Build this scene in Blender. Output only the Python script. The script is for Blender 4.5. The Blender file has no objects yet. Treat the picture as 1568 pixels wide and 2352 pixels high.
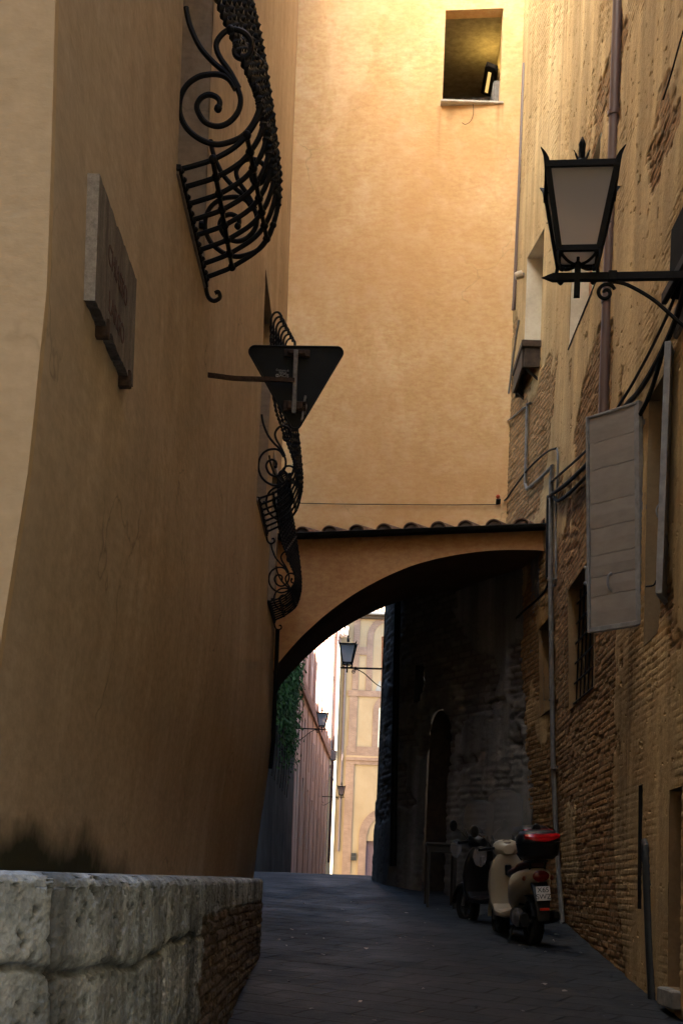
import bpy, math, random
import numpy as np
from mathutils import Vector, Matrix
R = math.radians
random.seed(7)
scene = bpy.context.scene
C = scene.collection

# ------------------------------------------------------------------ camera
F = 3267.0                      # focal length in units of the layout pixels (1568 x 2352)
PX, PY, ROLL, EYE = 800.0, 2036.0, 0.037, 1.6
cam_d = bpy.data.cameras.new("camera"); cam = bpy.data.objects.new("camera", cam_d); C.objects.link(cam)
cam_d.sensor_fit = 'VERTICAL'; cam_d.sensor_height = 36.0; cam_d.sensor_width = 24.0
cam_d.lens = F / 2352.0 * 36.0
cam_d.shift_y = (2036 - 1176) / 2352.0
cam_d.shift_x = (784 - 800) / 2352.0
cam_d.clip_start = 0.05; cam_d.clip_end = 2000
cam.location = (0, 0, EYE)
cam.rotation_euler = (R(90), -ROLL, 0)
scene.camera = cam

# ------------------------------------------------------------------ light
SUN_DIR = Vector((0.80, 0.004, 0.85)).normalized()      # towards the sun
SUN_EL = math.asin(SUN_DIR.z); SUN_AZ = math.atan2(SUN_DIR.x, SUN_DIR.y)
w = bpy.data.worlds.new("World"); scene.world = w; w.use_nodes = True
nt = w.node_tree
sky = nt.nodes.new('ShaderNodeTexSky'); sky.sky_type = 'NISHITA'; sky.sun_disc = False
sky.sun_elevation = SUN_EL; sky.sun_rotation = SUN_AZ
sky.air_density = 1.2; sky.dust_density = .5; sky.ozone_density = 1.0
bg = nt.nodes['Background']; bg.inputs[1].default_value = 0.08
nt.links.new(sky.outputs[0], bg.inputs[0])
sd = bpy.data.lights.new("sun", 'SUN'); sd.energy = 5.0; sd.angle = R(0.5); sd.color = (1.0, 0.96, 0.89)
so = bpy.data.objects.new("sun", sd); C.objects.link(so)
so.rotation_euler = SUN_DIR.to_track_quat('Z', 'Y').to_euler(); so.location = (30, 10, 60)
vs = scene.view_settings
vs.view_transform = 'Standard'; vs.look = 'None'; vs.exposure = 3.6; vs.gamma = 1.0; vs.use_curve_mapping = False
cy = scene.cycles
cy.max_bounces = 10; cy.diffuse_bounces = 7; cy.glossy_bounces = 4; cy.transmission_bounces = 6; cy.transparent_max_bounces = 8
cy.sample_clamp_indirect = 6.0; cy.caustics_reflective = False; cy.caustics_refractive = False
cy.use_denoising = True
try: cy.denoiser = 'OPENIMAGEDENOISE'
except Exception: pass

# ------------------------------------------------------------------ layout helpers
CR, SR = math.cos(ROLL), math.sin(ROLL)
def ab(x, y):
    u, v = x - PX, PY - y
    return u * CR - v * SR, u * SR + v * CR
def P(x, y, d):
    a, b = ab(x, y)
    return Vector((a * d / F, d, EYE + b * d / F))
_zg_y = np.array([-60, 0, 10, 20, 22, 24.7, 27, 29, 32, 36, 45, 60, 90, 130, 400.])
_zg_z = np.array([-1.5, 0, .70, 1.39, 1.535, 1.728, 1.815, 1.845, 1.80, 1.6, .9, -.3, -2.3, -4.5, -20])
def ZG(y): return float(np.interp(y, _zg_y, _zg_z))
def XL(z): return float(np.interp(z, [1.0, 1.7, 2.42, 3.05, 3.7, 4.7, 40], [-1.40, -1.345, -1.28, -1.205, -1.165, -1.17, -1.17]))
_ru_y = [0, 9, 12, 18.9, 21.3, 30]; _ru_x = [2.30, 2.33, 2.39, 2.42, 2.13, 2.13]
def XR(y, z):
    k = np.interp(y, [9, 12.5, 18, 30], [.25, .35, 1.0, 1.0])
    h = z - np.interp(y, _zg_y, _zg_z)
    rec = np.interp(h, [-1, 0, 1.4, 2.2, 4.0, 5.5, 60], [.36, .32, .19, .14, .035, 0, 0])
    return np.interp(y, _ru_y, _ru_x) + k * rec
def onL(x, y, out=0.0):
    a, b = ab(x, y); X = -1.17
    for _ in range(12):
        d = F * (X + out) / a; X = XL(EYE + b * d / F)
    return Vector((X + out, d, EYE + b * d / F))
def onR(x, y, out=0.0):
    a, b = ab(x, y); lo, hi = 6.0, 24.0
    for _ in range(50):
        m = (lo + hi) / 2
        if a * m / F > XR(m, EYE + b * m / F) - out: hi = m
        else: lo = m
    return Vector((a * m / F, m, EYE + b * m / F))

# ------------------------------------------------------------------ numpy noise
def _hash(ix, iy, seed):
    n = (ix.astype(np.int64) * 374761393 + iy.astype(np.int64) * 668265263 + seed * 974711) & 0xffffffff
    n = ((n ^ (n >> 13)) * 1274126177) & 0xffffffff
    n = ((n ^ (n >> 16)) * 2246822519) & 0xffffffff
    return ((n ^ (n >> 15)) & 0xffffff) / float(0xffffff)
def vnoise(x, y, seed=0):
    ix, iy = np.floor(x), np.floor(y); fx, fy = x - ix, y - iy
    fx = fx * fx * (3 - 2 * fx); fy = fy * fy * (3 - 2 * fy)
    a, b = _hash(ix, iy, seed), _hash(ix + 1, iy, seed)
    c, d = _hash(ix, iy + 1, seed), _hash(ix + 1, iy + 1, seed)
    return (a * (1 - fx) + b * fx) * (1 - fy) + (c * (1 - fx) + d * fx) * fy
def fbm(x, y, seed=0, o=4, g=.5):
    s = 0; A = 1; t = 0
    for i in range(o):
        s = s + A * vnoise(x * 2 ** i, y * 2 ** i, seed + i * 17); t += A; A *= g
    return s / t
def sstep(a, b, x):
    t = np.clip((x - a) / (b - a), 0, 1); return t * t * (3 - 2 * t)

# ------------------------------------------------------------------ mesh builder
OFF = {}
class MB:
    def __init__(s): s.v = []; s.f = []; s.sm = []
    def add(s, vs, fs, smooth=False):
        n = len(s.v); s.v += [tuple(p) for p in vs]
        for f in fs: s.f.append(tuple(i + n for i in f)); s.sm.append(smooth)
        return s
    def quad(s, a, b, c, d): return s.add([a, b, c, d], [(0, 1, 2, 3)])
    def poly(s, pts): return s.add(pts, [tuple(range(len(pts)))])
    def box(s, lo, hi, bev=0.0, M=None):
        x0, y0, z0 = lo; x1, y1, z1 = hi
        if bev <= 0:
            vs = [Vector(p) for p in ((x0,y0,z0),(x1,y0,z0),(x1,y1,z0),(x0,y1,z0),(x0,y0,z1),(x1,y0,z1),(x1,y1,z1),(x0,y1,z1))]
            fs = [(3,2,1,0),(4,5,6,7),(0,1,5,4),(1,2,6,5),(2,3,7,6),(3,0,4,7)]
        else:
            e = bev; vs = []; idx = {}
            for k, z in enumerate((z0, z1)):
                for j, y in enumerate((y0, y1)):
                    for i, x in enumerate((x0, x1)):
                        sx, sy, sz = (1 if i == 0 else -1), (1 if j == 0 else -1), (1 if k == 0 else -1)
                        idx[i,j,k] = len(vs)
                        vs += [Vector((x, y + sy*e, z + sz*e)), Vector((x + sx*e, y, z + sz*e)), Vector((x + sx*e, y + sy*e, z))]
            I = lambda i,j,k,a: idx[i,j,k] + a
            fs = [(I(0,0,0,0),I(0,0,1,0),I(0,1,1,0),I(0,1,0,0)), (I(1,0,0,0),I(1,1,0,0),I(1,1,1,0),I(1,0,1,0)),
                  (I(0,0,0,1),I(1,0,0,1),I(1,0,1,1),I(0,0,1,1)), (I(0,1,0,1),I(0,1,1,1),I(1,1,1,1),I(1,1,0,1)),
                  (I(0,0,0,2),I(0,1,0,2),I(1,1,0,2),I(1,0,0,2)), (I(0,0,1,2),I(1,0,1,2),I(1,1,1,2),I(0,1,1,2))]
            for k in (0,1):
                for j in (0,1): fs.append((I(0,j,k,1),I(1,j,k,1),I(1,j,k,2),I(0,j,k,2)))
            for k in (0,1):
                for i in (0,1): fs.append((I(i,0,k,0),I(i,1,k,0),I(i,1,k,2),I(i,0,k,2)))
            for j in (0,1):
                for i in (0,1): fs.append((I(i,j,0,0),I(i,j,1,0),I(i,j,1,1),I(i,j,0,1)))
            for k in (0,1):
                for j in (0,1):
                    for i in (0,1): fs.append((I(i,j,k,0),I(i,j,k,1),I(i,j,k,2)))
        if M is not None: vs = [M @ v for v in vs]
        return s.add(vs, fs)
    def tube(s, pts, r, n=8, closed=False, cap=True, twist=0.0, smooth=None, up=None):
        pts = [Vector(p) for p in pts]; m = len(pts)
        rs = r if hasattr(r, '__len__') else [r] * m
        vs = []; nrm = None; acc = 0.0
        for i, p in enumerate(pts):
            if closed: t = pts[(i+1) % m] - pts[i-1]
            else: t = pts[min(i+1, m-1)] - pts[max(i-1, 0)]
            if t.length < 1e-9: t = Vector((0,0,1))
            t.normalize()
            if nrm is None:
                ref = Vector(up) if up else (Vector((0,0,1)) if abs(t.z) < .9 else Vector((1,0,0)))
                nrm = (ref - t * ref.dot(t)).normalized()
            else:
                nrm = nrm - t * nrm.dot(t)
                nrm = nrm.normalized() if nrm.length > 1e-6 else t.orthogonal().normalized()
            bn = t.cross(nrm)
            if i and twist: acc += twist * (p - pts[i-1]).length
            for k in range(n):
                a = 2*math.pi*k/n + acc + (math.pi/4 if n == 4 else 0)
                vs.append(p + (nrm*math.cos(a) + bn*math.sin(a)) * rs[i])
        fs = []
        for i in range(m if closed else m-1):
            j = (i+1) % m
            for k in range(n):
                fs.append((i*n+k, i*n+(k+1) % n, j*n+(k+1) % n, j*n+k))
        if cap and not closed:
            fs.append(tuple(range(n))[::-1]); fs.append(tuple((m-1)*n+k for k in range(n)))
        return s.add(vs, fs, smooth if smooth is not None else n > 4)
    def ball(s, c, r, n=8, m=6, sc=(1,1,1)):
        c = Vector(c); vs = []; fs = []
        for i in range(m+1):
            th = math.pi*i/m
            for k in range(n):
                a = 2*math.pi*k/n
                vs.append(c + Vector((r*sc[0]*math.sin(th)*math.cos(a), r*sc[1]*math.sin(th)*math.sin(a), r*sc[2]*math.cos(th))))
        for i in range(m):
            for k in range(n): fs.append((i*n+k, (i+1)*n+k, (i+1)*n+(k+1)%n, i*n+(k+1)%n))
        return s.add(vs, fs, True)
    def lathe(s, prof, n=24, M=None, smooth=True):     # prof: (radius, z)
        vs = []; fs = []
        for r, z in prof:
            for k in range(n):
                a = 2*math.pi*k/n; v = Vector((r*math.cos(a), r*math.sin(a), z)); vs.append(M @ v if M is not None else v)
        for i in range(len(prof)-1):
            for k in range(n): fs.append((i*n+k, i*n+(k+1)%n, (i+1)*n+(k+1)%n, (i+1)*n+k))
        return s.add(vs, fs, smooth)
    def loft(s, rings, closed_ring=True, cap=True, smooth=True):
        n = len(rings[0]); vs = [p for r in rings for p in r]; fs = []
        for i in range(len(rings)-1):
            for k in range(n if closed_ring else n-1):
                fs.append((i*n+k, i*n+(k+1)%n, (i+1)*n+(k+1)%n, (i+1)*n+k))
        if cap and closed_ring:
            fs.append(tuple(range(n))[::-1]); fs.append(tuple((len(rings)-1)*n+k for k in range(n)))
        return s.add(vs, fs, smooth)
    def prism(s, pts, vec, smooth=False):              # extrude a planar polygon along vec
        n = len(pts); vec = Vector(vec); vs = [Vector(p) for p in pts] + [Vector(p) + vec for p in pts]
        fs = [tuple(range(n))[::-1], tuple(range(n, 2*n))]
        for i in range(n): fs.append((i, (i+1) % n, n+(i+1) % n, n+i))
        return s.add(vs, fs, smooth)
    def build(s, name, mat, parent=None, world=False):
        me = bpy.data.meshes.new(name)
        v = s.v
        if world and parent is not None:
            o = OFF[parent.name]; v = [(p[0]-o[0], p[1]-o[1], p[2]-o[2]) for p in v]
        me.from_pydata(v, [], s.f); me.validate(); 
        if len(me.polygons) == len(s.sm): me.polygons.foreach_set('use_smooth', s.sm)
        me.materials.append(mat)
        fix_normals(me)
        if any(s.sm):
            try: me.set_sharp_from_angle(angle=R(42))
            except Exception: pass
        return link(name, me, parent)
import bmesh
def fix_normals(me):
    bm = bmesh.new(); bm.from_mesh(me)
    bmesh.ops.recalc_face_normals(bm, faces=bm.faces); bm.to_mesh(me); bm.free()
def link(name, me, parent=None):
    o = bpy.data.objects.new(name, me); C.objects.link(o)
    if parent is not None:
        o.parent = parent; OFF[o.name] = OFF[parent.name]
    else: OFF[o.name] = (0, 0, 0)
    return o
def thing(name, label, cat, loc=(0,0,0), rz=0.0, group=None):
    o = bpy.data.objects.new(name, None); C.objects.link(o); o.location = loc; o.rotation_euler = (0,0,rz)
    o.empty_display_size = .1; OFF[o.name] = tuple(loc)
    return tag(o, label, cat, group)
def tag(o, label, cat, group=None):
    o['label'] = label; o['category'] = cat
    if group: o['group'] = group
    return o
def struct(o, kind='structure'): o['kind'] = kind; return o
def copy_tree(o, parent=None):
    c = o.copy(); C.objects.link(c); c.parent = parent
    OFF[c.name] = OFF.get(o.name, (0,0,0))
    for ch in [q for q in bpy.data.objects if q.parent == o]: copy_tree(ch, c)
    return c
def smooth_path(pts, n=6, closed=False):
    pts = [Vector(p) for p in pts]; m = len(pts); out = []
    rng = range(m if closed else m-1)
    for i in rng:
        g = (lambda k: pts[k % m]) if closed else (lambda k: pts[min(max(k, 0), m-1)])
        p0, p1, p2, p3 = g(i-1), g(i), g(i+1), g(i+2)
        for k in range(n):
            t = k/n
            out.append(.5*((2*p1) + (p2-p0)*t + (2*p0-5*p1+4*p2-p3)*t*t + (3*p1-p0-3*p2+p3)*t**3))
    if not closed: out.append(pts[-1])
    return out
def grid_mesh(name, U, V, pos, keep, mat, parent=None, attrs=None, world=True, smooth=True):
    """U, V 1-d arrays, pos(u,v) -> X,Y,Z arrays; keep(uc,vc) -> mask of cells"""
    uu, vv = np.meshgrid(U, V, indexing='ij'); X, Y, Z = pos(uu, vv)
    nu, nv = len(U), len(V)
    co = np.stack([X, Y, Z], -1).reshape(-1, 3).astype(np.float32)
    if parent is not None and world: co -= np.array(OFF[parent.name], np.float32)
    idx = np.arange(nu*nv).reshape(nu, nv)
    q = np.stack([idx[:-1,:-1], idx[1:,:-1], idx[1:,1:], idx[:-1,1:]], -1)
    uc = (U[:-1]+U[1:])/2; vc = (V[:-1]+V[1:])/2
    a, b = np.meshgrid(uc, vc, indexing='ij')
    m = keep(a, b) if keep is not None else np.ones(a.shape, bool)
    q = q[m].reshape(-1, 4)
    me = bpy.data.meshes.new(name)
    me.vertices.add(len(co)); me.vertices.foreach_set('co', co.ravel())
    me.loops.add(q.size); me.loops.foreach_set('vertex_index', q.ravel().astype(np.int32))
    me.polygons.add(len(q)); me.polygons.foreach_set('loop_start', (np.arange(len(q))*4).astype(np.int32))
    me.polygons.foreach_set('loop_total', np.full(len(q), 4, np.int32))
    me.polygons.foreach_set('use_smooth', np.full(len(q), smooth, bool))
    me.update(calc_edges=True)
    for k, arr in (attrs or {}).items():
        at = me.attributes.new(k, 'FLOAT', 'POINT'); at.data.foreach_set('value', np.broadcast_to(arr, uu.shape).ravel().astype(np.float32))
    me.materials.append(mat); me.validate()
    return link(name, me, parent)
def lines(lo, hi, step, extra=()):
    n = max(1, int(round((hi-lo)/step))); base = np.linspace(lo, hi, n+1)
    ex = np.array(sorted(e for e in extra if lo < e < hi))
    if len(ex):
        base = np.array([b for b in base if b in (lo, hi) or np.min(np.abs(ex-b)) > step*.35])
        base = np.sort(np.concatenate([base, ex]))
    return base
def inholes(a, b, holes):
    m = np.ones(a.shape, bool)
    for (u0, u1, v0, v1) in holes: m &= ~((a > u0) & (a < u1) & (b > v0) & (b < v1))
    return m

# ------------------------------------------------------------------ materials
class Mat:
    def __init__(s, name, rough=.8, metal=0.0, spec=.3):
        s.m = bpy.data.materials.new(name); s.m.use_nodes = True; s.t = s.m.node_tree; s.n = s.t.nodes
        s.b = s.n['Principled BSDF']; s.b.inputs['Roughness'].default_value = rough; s.b.inputs['Metallic'].default_value = metal
        s.b.inputs['Specular IOR Level'].default_value = spec
        s.co = None
    def L(s, a, b): s.t.links.new(a, b)
    def pos(s):
        if s.co is None: g = s.n.new('ShaderNodeNewGeometry'); s.co = g.outputs['Position']
        return s.co
    def obj(s):
        g = s.n.new('ShaderNodeTexCoord'); return g.outputs['Object']
    def mapped(s, scale, src=None, rot=(0,0,0)):
        mp = s.n.new('ShaderNodeMapping'); mp.inputs['Scale'].default_value = scale; mp.inputs['Rotation'].default_value = rot
        s.L(src if src is not None else s.pos(), mp.inputs[0]); return mp.outputs[0]
    def noise(s, scale, detail=4, rough=.55, vec=None, dist=0.0):
        n = s.n.new('ShaderNodeTexNoise'); n.inputs['Scale'].default_value = scale; n.inputs['Detail'].default_value = detail
        n.inputs['Roughness'].default_value = rough; n.inputs['Distortion'].default_value = dist
        s.L(vec if vec is not None else s.pos(), n.inputs['Vector']); return n.outputs['Fac']
    def vor(s, scale, vec=None, feat='F1'):
        n = s.n.new('ShaderNodeTexVoronoi'); n.feature = feat; n.inputs['Scale'].default_value = scale
        s.L(vec if vec is not None else s.pos(), n.inputs['Vector']); return n.outputs['Distance']
    def ramp(s, x, pts):
        r = s.n.new('ShaderNodeValToRGB'); e = r.color_ramp.elements
        while len(e) < len(pts): e.new(.5)
        for k, (p, c) in enumerate(pts):
            e[k].position = p; e[k].color = (c, c, c, 1) if not hasattr(c, '__len__') else (*c[:3], 1)
        s.L(x, r.inputs[0]); return r.outputs[0]
    def mix(s, fac, a, b, mode='MIX'):
        n = s.n.new('ShaderNodeMix'); n.data_type = 'RGBA'; n.blend_type = mode
        for v, k in ((fac, 0), (a, 6), (b, 7)):
            if hasattr(v, 'links') or hasattr(v, 'is_linked'): s.L(v, n.inputs[k])
            elif hasattr(v, '__len__'): n.inputs[k].default_value = (*v[:3], 1)
            else: n.inputs[k].default_value = v
        return n.outputs[2]
    def math(s, op, a, b=0.0, clamp=False):
        n = s.n.new('ShaderNodeMath'); n.operation = op; n.use_clamp = clamp
        for v, k in ((a, 0), (b, 1)):
            if hasattr(v, 'is_linked'): s.L(v, n.inputs[k])
            else: n.inputs[k].default_value = v
        return n.outputs[0]
    def attr(s, name):
        n = s.n.new('ShaderNodeAttribute'); n.attribute_name = name; return n.outputs['Fac']
    def sep(s, v=None):
        n = s.n.new('ShaderNodeSeparateXYZ'); s.L(v if v is not None else s.pos(), n.inputs[0]); return n.outputs
    def color(s, c):
        if hasattr(c, 'is_linked'): s.L(c, s.b.inputs['Base Color'])
        else: s.b.inputs['Base Color'].default_value = (*c[:3], 1)
        return s
    def bump(s, h, strength=.4, dist=.02):
        n = s.n.new('ShaderNodeBump'); n.inputs['Strength'].default_value = strength; n.inputs['Distance'].default_value = dist
        s.L(h, n.inputs['Height'])
        if s.b.inputs['Normal'].is_linked: s.L(s.b.inputs['Normal'].links[0].from_socket, n.inputs['Normal'])
        s.L(n.outputs[0], s.b.inputs['Normal']); return s
def simple(name, c, rough=.6, metal=0.0, var=.25, scale=12, bump=.15, spec=.4):
    m = Mat(name, rough, metal, spec)
    n = m.noise(scale, 5, .6)
    lo = tuple(x*(1-var) for x in c); hi = tuple(min(1, x*(1+var)) for x in c)
    m.color(m.ramp(n, [(.3, lo), (.7, hi)]))
    if bump: m.bump(n, bump, .01)
    return m.m
def plaster(name, dark, mid, light, streak=.35, rough=.9, big=.5, zs=.25, bump=.25, crack=0.0):
    m = Mat(name, rough, 0, .15)
    a = m.noise(big, 6, .6); c = m.ramp(a, [(.28, dark), (.5, mid), (.72, light)])
    st = m.noise(3.0, 5, .6, m.mapped((1.2, 1.2, zs)))
    c = m.mix(m.ramp(st, [(.35, streak), (.62, 0.0)]), c, dark)
    f = m.noise(26, 5, .65); c = m.mix(.18, c, m.ramp(f, [(.3, .25), (.7, .75)]), 'OVERLAY')
    if crack:
        wv = m.n.new('ShaderNodeVectorMath'); wv.operation = 'ADD'; nv = m.n.new('ShaderNodeTexNoise'); nv.inputs['Scale'].default_value = 1.6; nv.inputs['Detail'].default_value = 4
        m.L(m.pos(), nv.inputs['Vector']); m.L(m.pos(), wv.inputs[0]); m.L(nv.outputs['Color'], wv.inputs[1])
        ck = m.ramp(m.vor(.42, wv.outputs[0], 'DISTANCE_TO_EDGE'), [(.0, 1), (.0055, 0)])
        ck = m.math('MULTIPLY', ck, m.ramp(m.noise(.8, 3, .5), [(.52, 0), (.60, crack)]))
        c = m.mix(ck, c, tuple(x*.3 for x in dark))
        rp = m.noise(.75, 7, .72, m.mapped((1, .8, .5))); c = m.mix(m.ramp(rp, [(.56, 0), (.60, .35)]), c, tuple(x*1.12 for x in light))
        tr = m.noise(9, 4, .6, m.mapped((1, 1, 2.2))); c = m.mix(.22, c, m.ramp(tr, [(.35, .2), (.65, .8)]), 'OVERLAY'); m.bump(tr, .25, .015)
    m.color(c); m.bump(f, bump, .006); m.bump(m.noise(3.2, 4, .5), .25, .03)
    return m
# ================================================================== materials of the setting
M_left = plaster("left_plaster", (.29,.215,.147), (.39,.30,.213), (.47,.375,.28), .6, zs=.10, crack=.75)
_m = M_left; _s = _m.sep()
# dark moss stain creeping up from the ledge and a greyer weathered foot
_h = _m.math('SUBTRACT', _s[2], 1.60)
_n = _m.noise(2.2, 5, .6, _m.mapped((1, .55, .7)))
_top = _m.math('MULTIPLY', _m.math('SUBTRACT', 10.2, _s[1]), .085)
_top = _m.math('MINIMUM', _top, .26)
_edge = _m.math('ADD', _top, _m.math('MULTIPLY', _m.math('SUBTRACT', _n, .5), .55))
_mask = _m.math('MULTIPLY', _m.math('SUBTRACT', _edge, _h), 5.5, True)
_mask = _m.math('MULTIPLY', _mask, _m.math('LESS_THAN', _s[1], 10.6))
_c = _m.b.inputs['Base Color'].links[0].from_socket
_gr = _m.math('ADD', _m.math('MULTIPLY', _m.noise(.9, 5, .6, _m.mapped((1,1,.35))), .8, True), _m.math('MULTIPLY', _m.math('SUBTRACT', 8.2, _s[1]), .16, True), True)
_gr = _m.math('MULTIPLY', _gr, _m.math('GREATER_THAN', _s[1], 5.16))
_c = _m.mix(_m.math('MULTIPLY', _gr, .55), _c, (.33,.285,.22))
_c = _m.mix(_m.math('MULTIPLY', _m.math('LESS_THAN', _s[1], 5.16), .6), _c, (.43,.315,.18))   # the corner face is mixed towards yellow
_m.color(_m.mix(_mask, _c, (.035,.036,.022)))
M_back = plaster("back_plaster", (.66,.42,.195), (.74,.495,.25), (.79,.57,.325), .3, big=1.6, zs=.4, crack=.35)
_m = M_back; _n = _m.noise(.55, 4, .55, _m.mapped((1,1,.8))); _c = _m.b.inputs['Base Color'].links[0].from_socket
_c = _m.mix(_m.ramp(_n, [(.40,.55),(.60,0)]), _c, (.66,.38,.165)); _n2 = _m.noise(4.5, 3, .5); _c = _m.mix(_m.ramp(_n2, [(.50,0),(.72,.28)]), _c, (.82,.62,.38)); _m.color(_c)
M_vault = plaster("shaded_vault", (.10,.06,.033), (.16,.10,.055), (.21,.135,.08), .4).m  # darker than the arch face: shade under the vault is put into this colour
M_arch = plaster("arch_plaster", (.60,.33,.15), (.68,.40,.19), (.73,.45,.23), .3, big=.9, zs=.4, crack=.5)
def masonry_mat(name, pd, pm, pl, b0, b1, mort, stain=.6, wet=False):
    m = Mat(name, .92, 0, .12)
    a = m.noise(.8, 6, .65, m.mapped((1,1,.6))); pc = m.ramp(a, [(.3, pd), (.5, pm), (.7, pl)])
    st = m.noise(2.2, 6, .62, m.mapped((1,1.5,.10)))
    pc = m.mix(m.ramp(st, [(.38, stain), (.6, 0.0)]), pc, tuple(x*.5 for x in pd))
    bc = m.mix(m.attr('tone'), b0, b1)
    bc = m.mix(m.attr('mort'), bc, mort)
    c = m.mix(m.attr('expo'), pc, bc)
    c = m.mix(m.ramp(m.noise(1.1, 5, .6, m.mapped((1,1.3,.25))), [(.40, stain*.75), (.62, 0)]), c, tuple(x*.55 for x in pd))
    f = m.noise(30, 5, .7); c = m.mix(.3, c, m.ramp(f, [(.28, .2), (.72, .8)]), 'OVERLAY')
    if wet:      # dark rain streaks below the shutters and along the foot of the plaster
        sx = m.sep(); sk = m.noise(2.4, 6, .65, m.mapped((1, 2.2, .16)))
        g = m.math('SUBTRACT', 1.0, m.math('ABSOLUTE', m.math('MULTIPLY', m.math('SUBTRACT', sx[1], 12.75), 1.25)), True)
        g = m.math('MULTIPLY', g, m.math('MULTIPLY', m.math('SUBTRACT', 4.1, sx[2]), 1.5, True))
        c = m.mix(m.math('MULTIPLY', m.math('MULTIPLY', g, m.ramp(sk, [(.36, 1), (.58, .35)])), .8), c, (.06,.04,.024))
    m.color(c); m.bump(f, .5, .010); m.bump(m.noise(11, 4, .65), .3, .012); return m.m
M_right = masonry_mat("old_wall", (.46,.315,.15), (.61,.435,.22), (.68,.505,.27), (.24,.115,.048), (.46,.275,.125), (.19,.135,.075), .5, True)
M_pass = masonry_mat("passage_wall", (.16,.152,.142), (.25,.238,.222), (.33,.315,.295), (.12,.105,.092), (.24,.214,.19), (.10,.088,.076))
M_street = Mat("paving_stone", .5, 0, .13)
def _street():
    m = M_street
    uv = m.mapped((1, 1, 1), rot=(0, 0, R(28)))
    br = m.n.new('ShaderNodeTexBrick'); m.L(uv, br.inputs['Vector'])
    br.inputs['Scale'].default_value = 1.0; br.inputs['Brick Width'].default_value = .62; br.inputs['Row Height'].default_value = .34
    br.inputs['Mortar Size'].default_value = .018; br.inputs['Mortar Smooth'].default_value = .4; br.inputs['Bias'].default_value = 0
    br.inputs['Color1'].default_value = (.028,.032,.038,1); br.inputs['Color2'].default_value = (.040,.045,.052,1); br.inputs['Mortar'].default_value = (.012,.012,.013,1)
    c = br.outputs['Color']
    d = m.noise(1.3, 6, .65); c = m.mix(m.ramp(d, [(.35, .6), (.65, 0)]), c, (.012,.012,.012))
    f = m.noise(22, 5, .7); c = m.mix(.35, c, m.ramp(f, [(.3, .2), (.7, .8)]), 'OVERLAY')
    sp = m.vor(2.3); c = m.mix(m.ramp(sp, [(.014, .8), (.026, 0)]), c, (.30,.29,.28))
    m.color(c)
    m.L(m.ramp(d, [(.3, .55), (.7, .85)]), m.b.inputs['Roughness'])
    hb = m.math('ADD', m.math('MULTIPLY', br.outputs['Fac'], -1.0), m.math('MULTIPLY', f, .5))
    m.bump(hb, .6, .015); m.bump(m.noise(2.5, 4, .6), .5, .04)
_street()
M_iron = simple("black_iron", (.0045,.0045,.005), .6, 0, .3, 40, .2, .18)
M_ironrust = simple("rusty_iron", (.05,.03,.02), .8, .2, .6, 30, .4)
M_dark = simple("dark_void", (.012,.010,.009), .9)
M_glass = Mat("dark_glass", .08, 0, .5).color((.02,.02,.022)).m
M_wooddk = simple("dark_wood", (.045,.03,.02), .75, 0, .5, 9, .5)
M_reveal = plaster("pale_reveal", (.50,.43,.32), (.62,.55,.43), (.68,.62,.50), .3, big=2).m
M_tile = simple("roof_tile", (.17,.10,.065), .9, 0, .5, 7, .6)
M_gutter = simple("dark_copper_gutter", (.008,.009,.0085), .55, 0, .5, 8, .2, .2)
M_pipegrey = simple("grey_conduit", (.16,.155,.15), .6, .1, .25, 14, .2)
M_pipebrown = Mat("brown_downpipe", .35, .0, .5).color((.13,.085,.075)).m
M_cable = simple("black_cable", (.008,.007,.0065), .65, spec=.2)
M_paint = Mat("grey_shutter_paint", .55, 0, .3)
_m = M_paint
_n = _m.noise(3, 5, .6, _m.mapped((2, 2, 5))); _m.color(_m.ramp(_n, [(.3, (.29,.26,.23)), (.7, (.35,.32,.285))])); _m.bump(_n, .06, .01)
M_paint = M_paint.m

# ================================================================== street and land
def street():
    xs = np.concatenate([np.linspace(-60, -6, 10), np.linspace(-5, 6, 90), np.linspace(7, 60, 10)])
    ys = np.concatenate([np.linspace(-60, 2, 14), np.linspace(2.5, 40, 260), np.linspace(41, 400, 60)])
    def pos(x, y):
        z = np.interp(y, _zg_y, _zg_z); k = np.exp(-((y-18)/16)**2)
        # soften the polyline
        z = (z + np.interp(y-1.2, _zg_y, _zg_z) + np.interp(y+1.2, _zg_y, _zg_z)) / 3
        return x, y, z + k*(.03*(fbm(x*1.1, y*1.1, 5)-.5) + .012*(fbm(x*4, y*4, 9)-.5))
    o = grid_mesh("street", xs, ys, pos, None, M_street.m); struct(o)
street()

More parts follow.
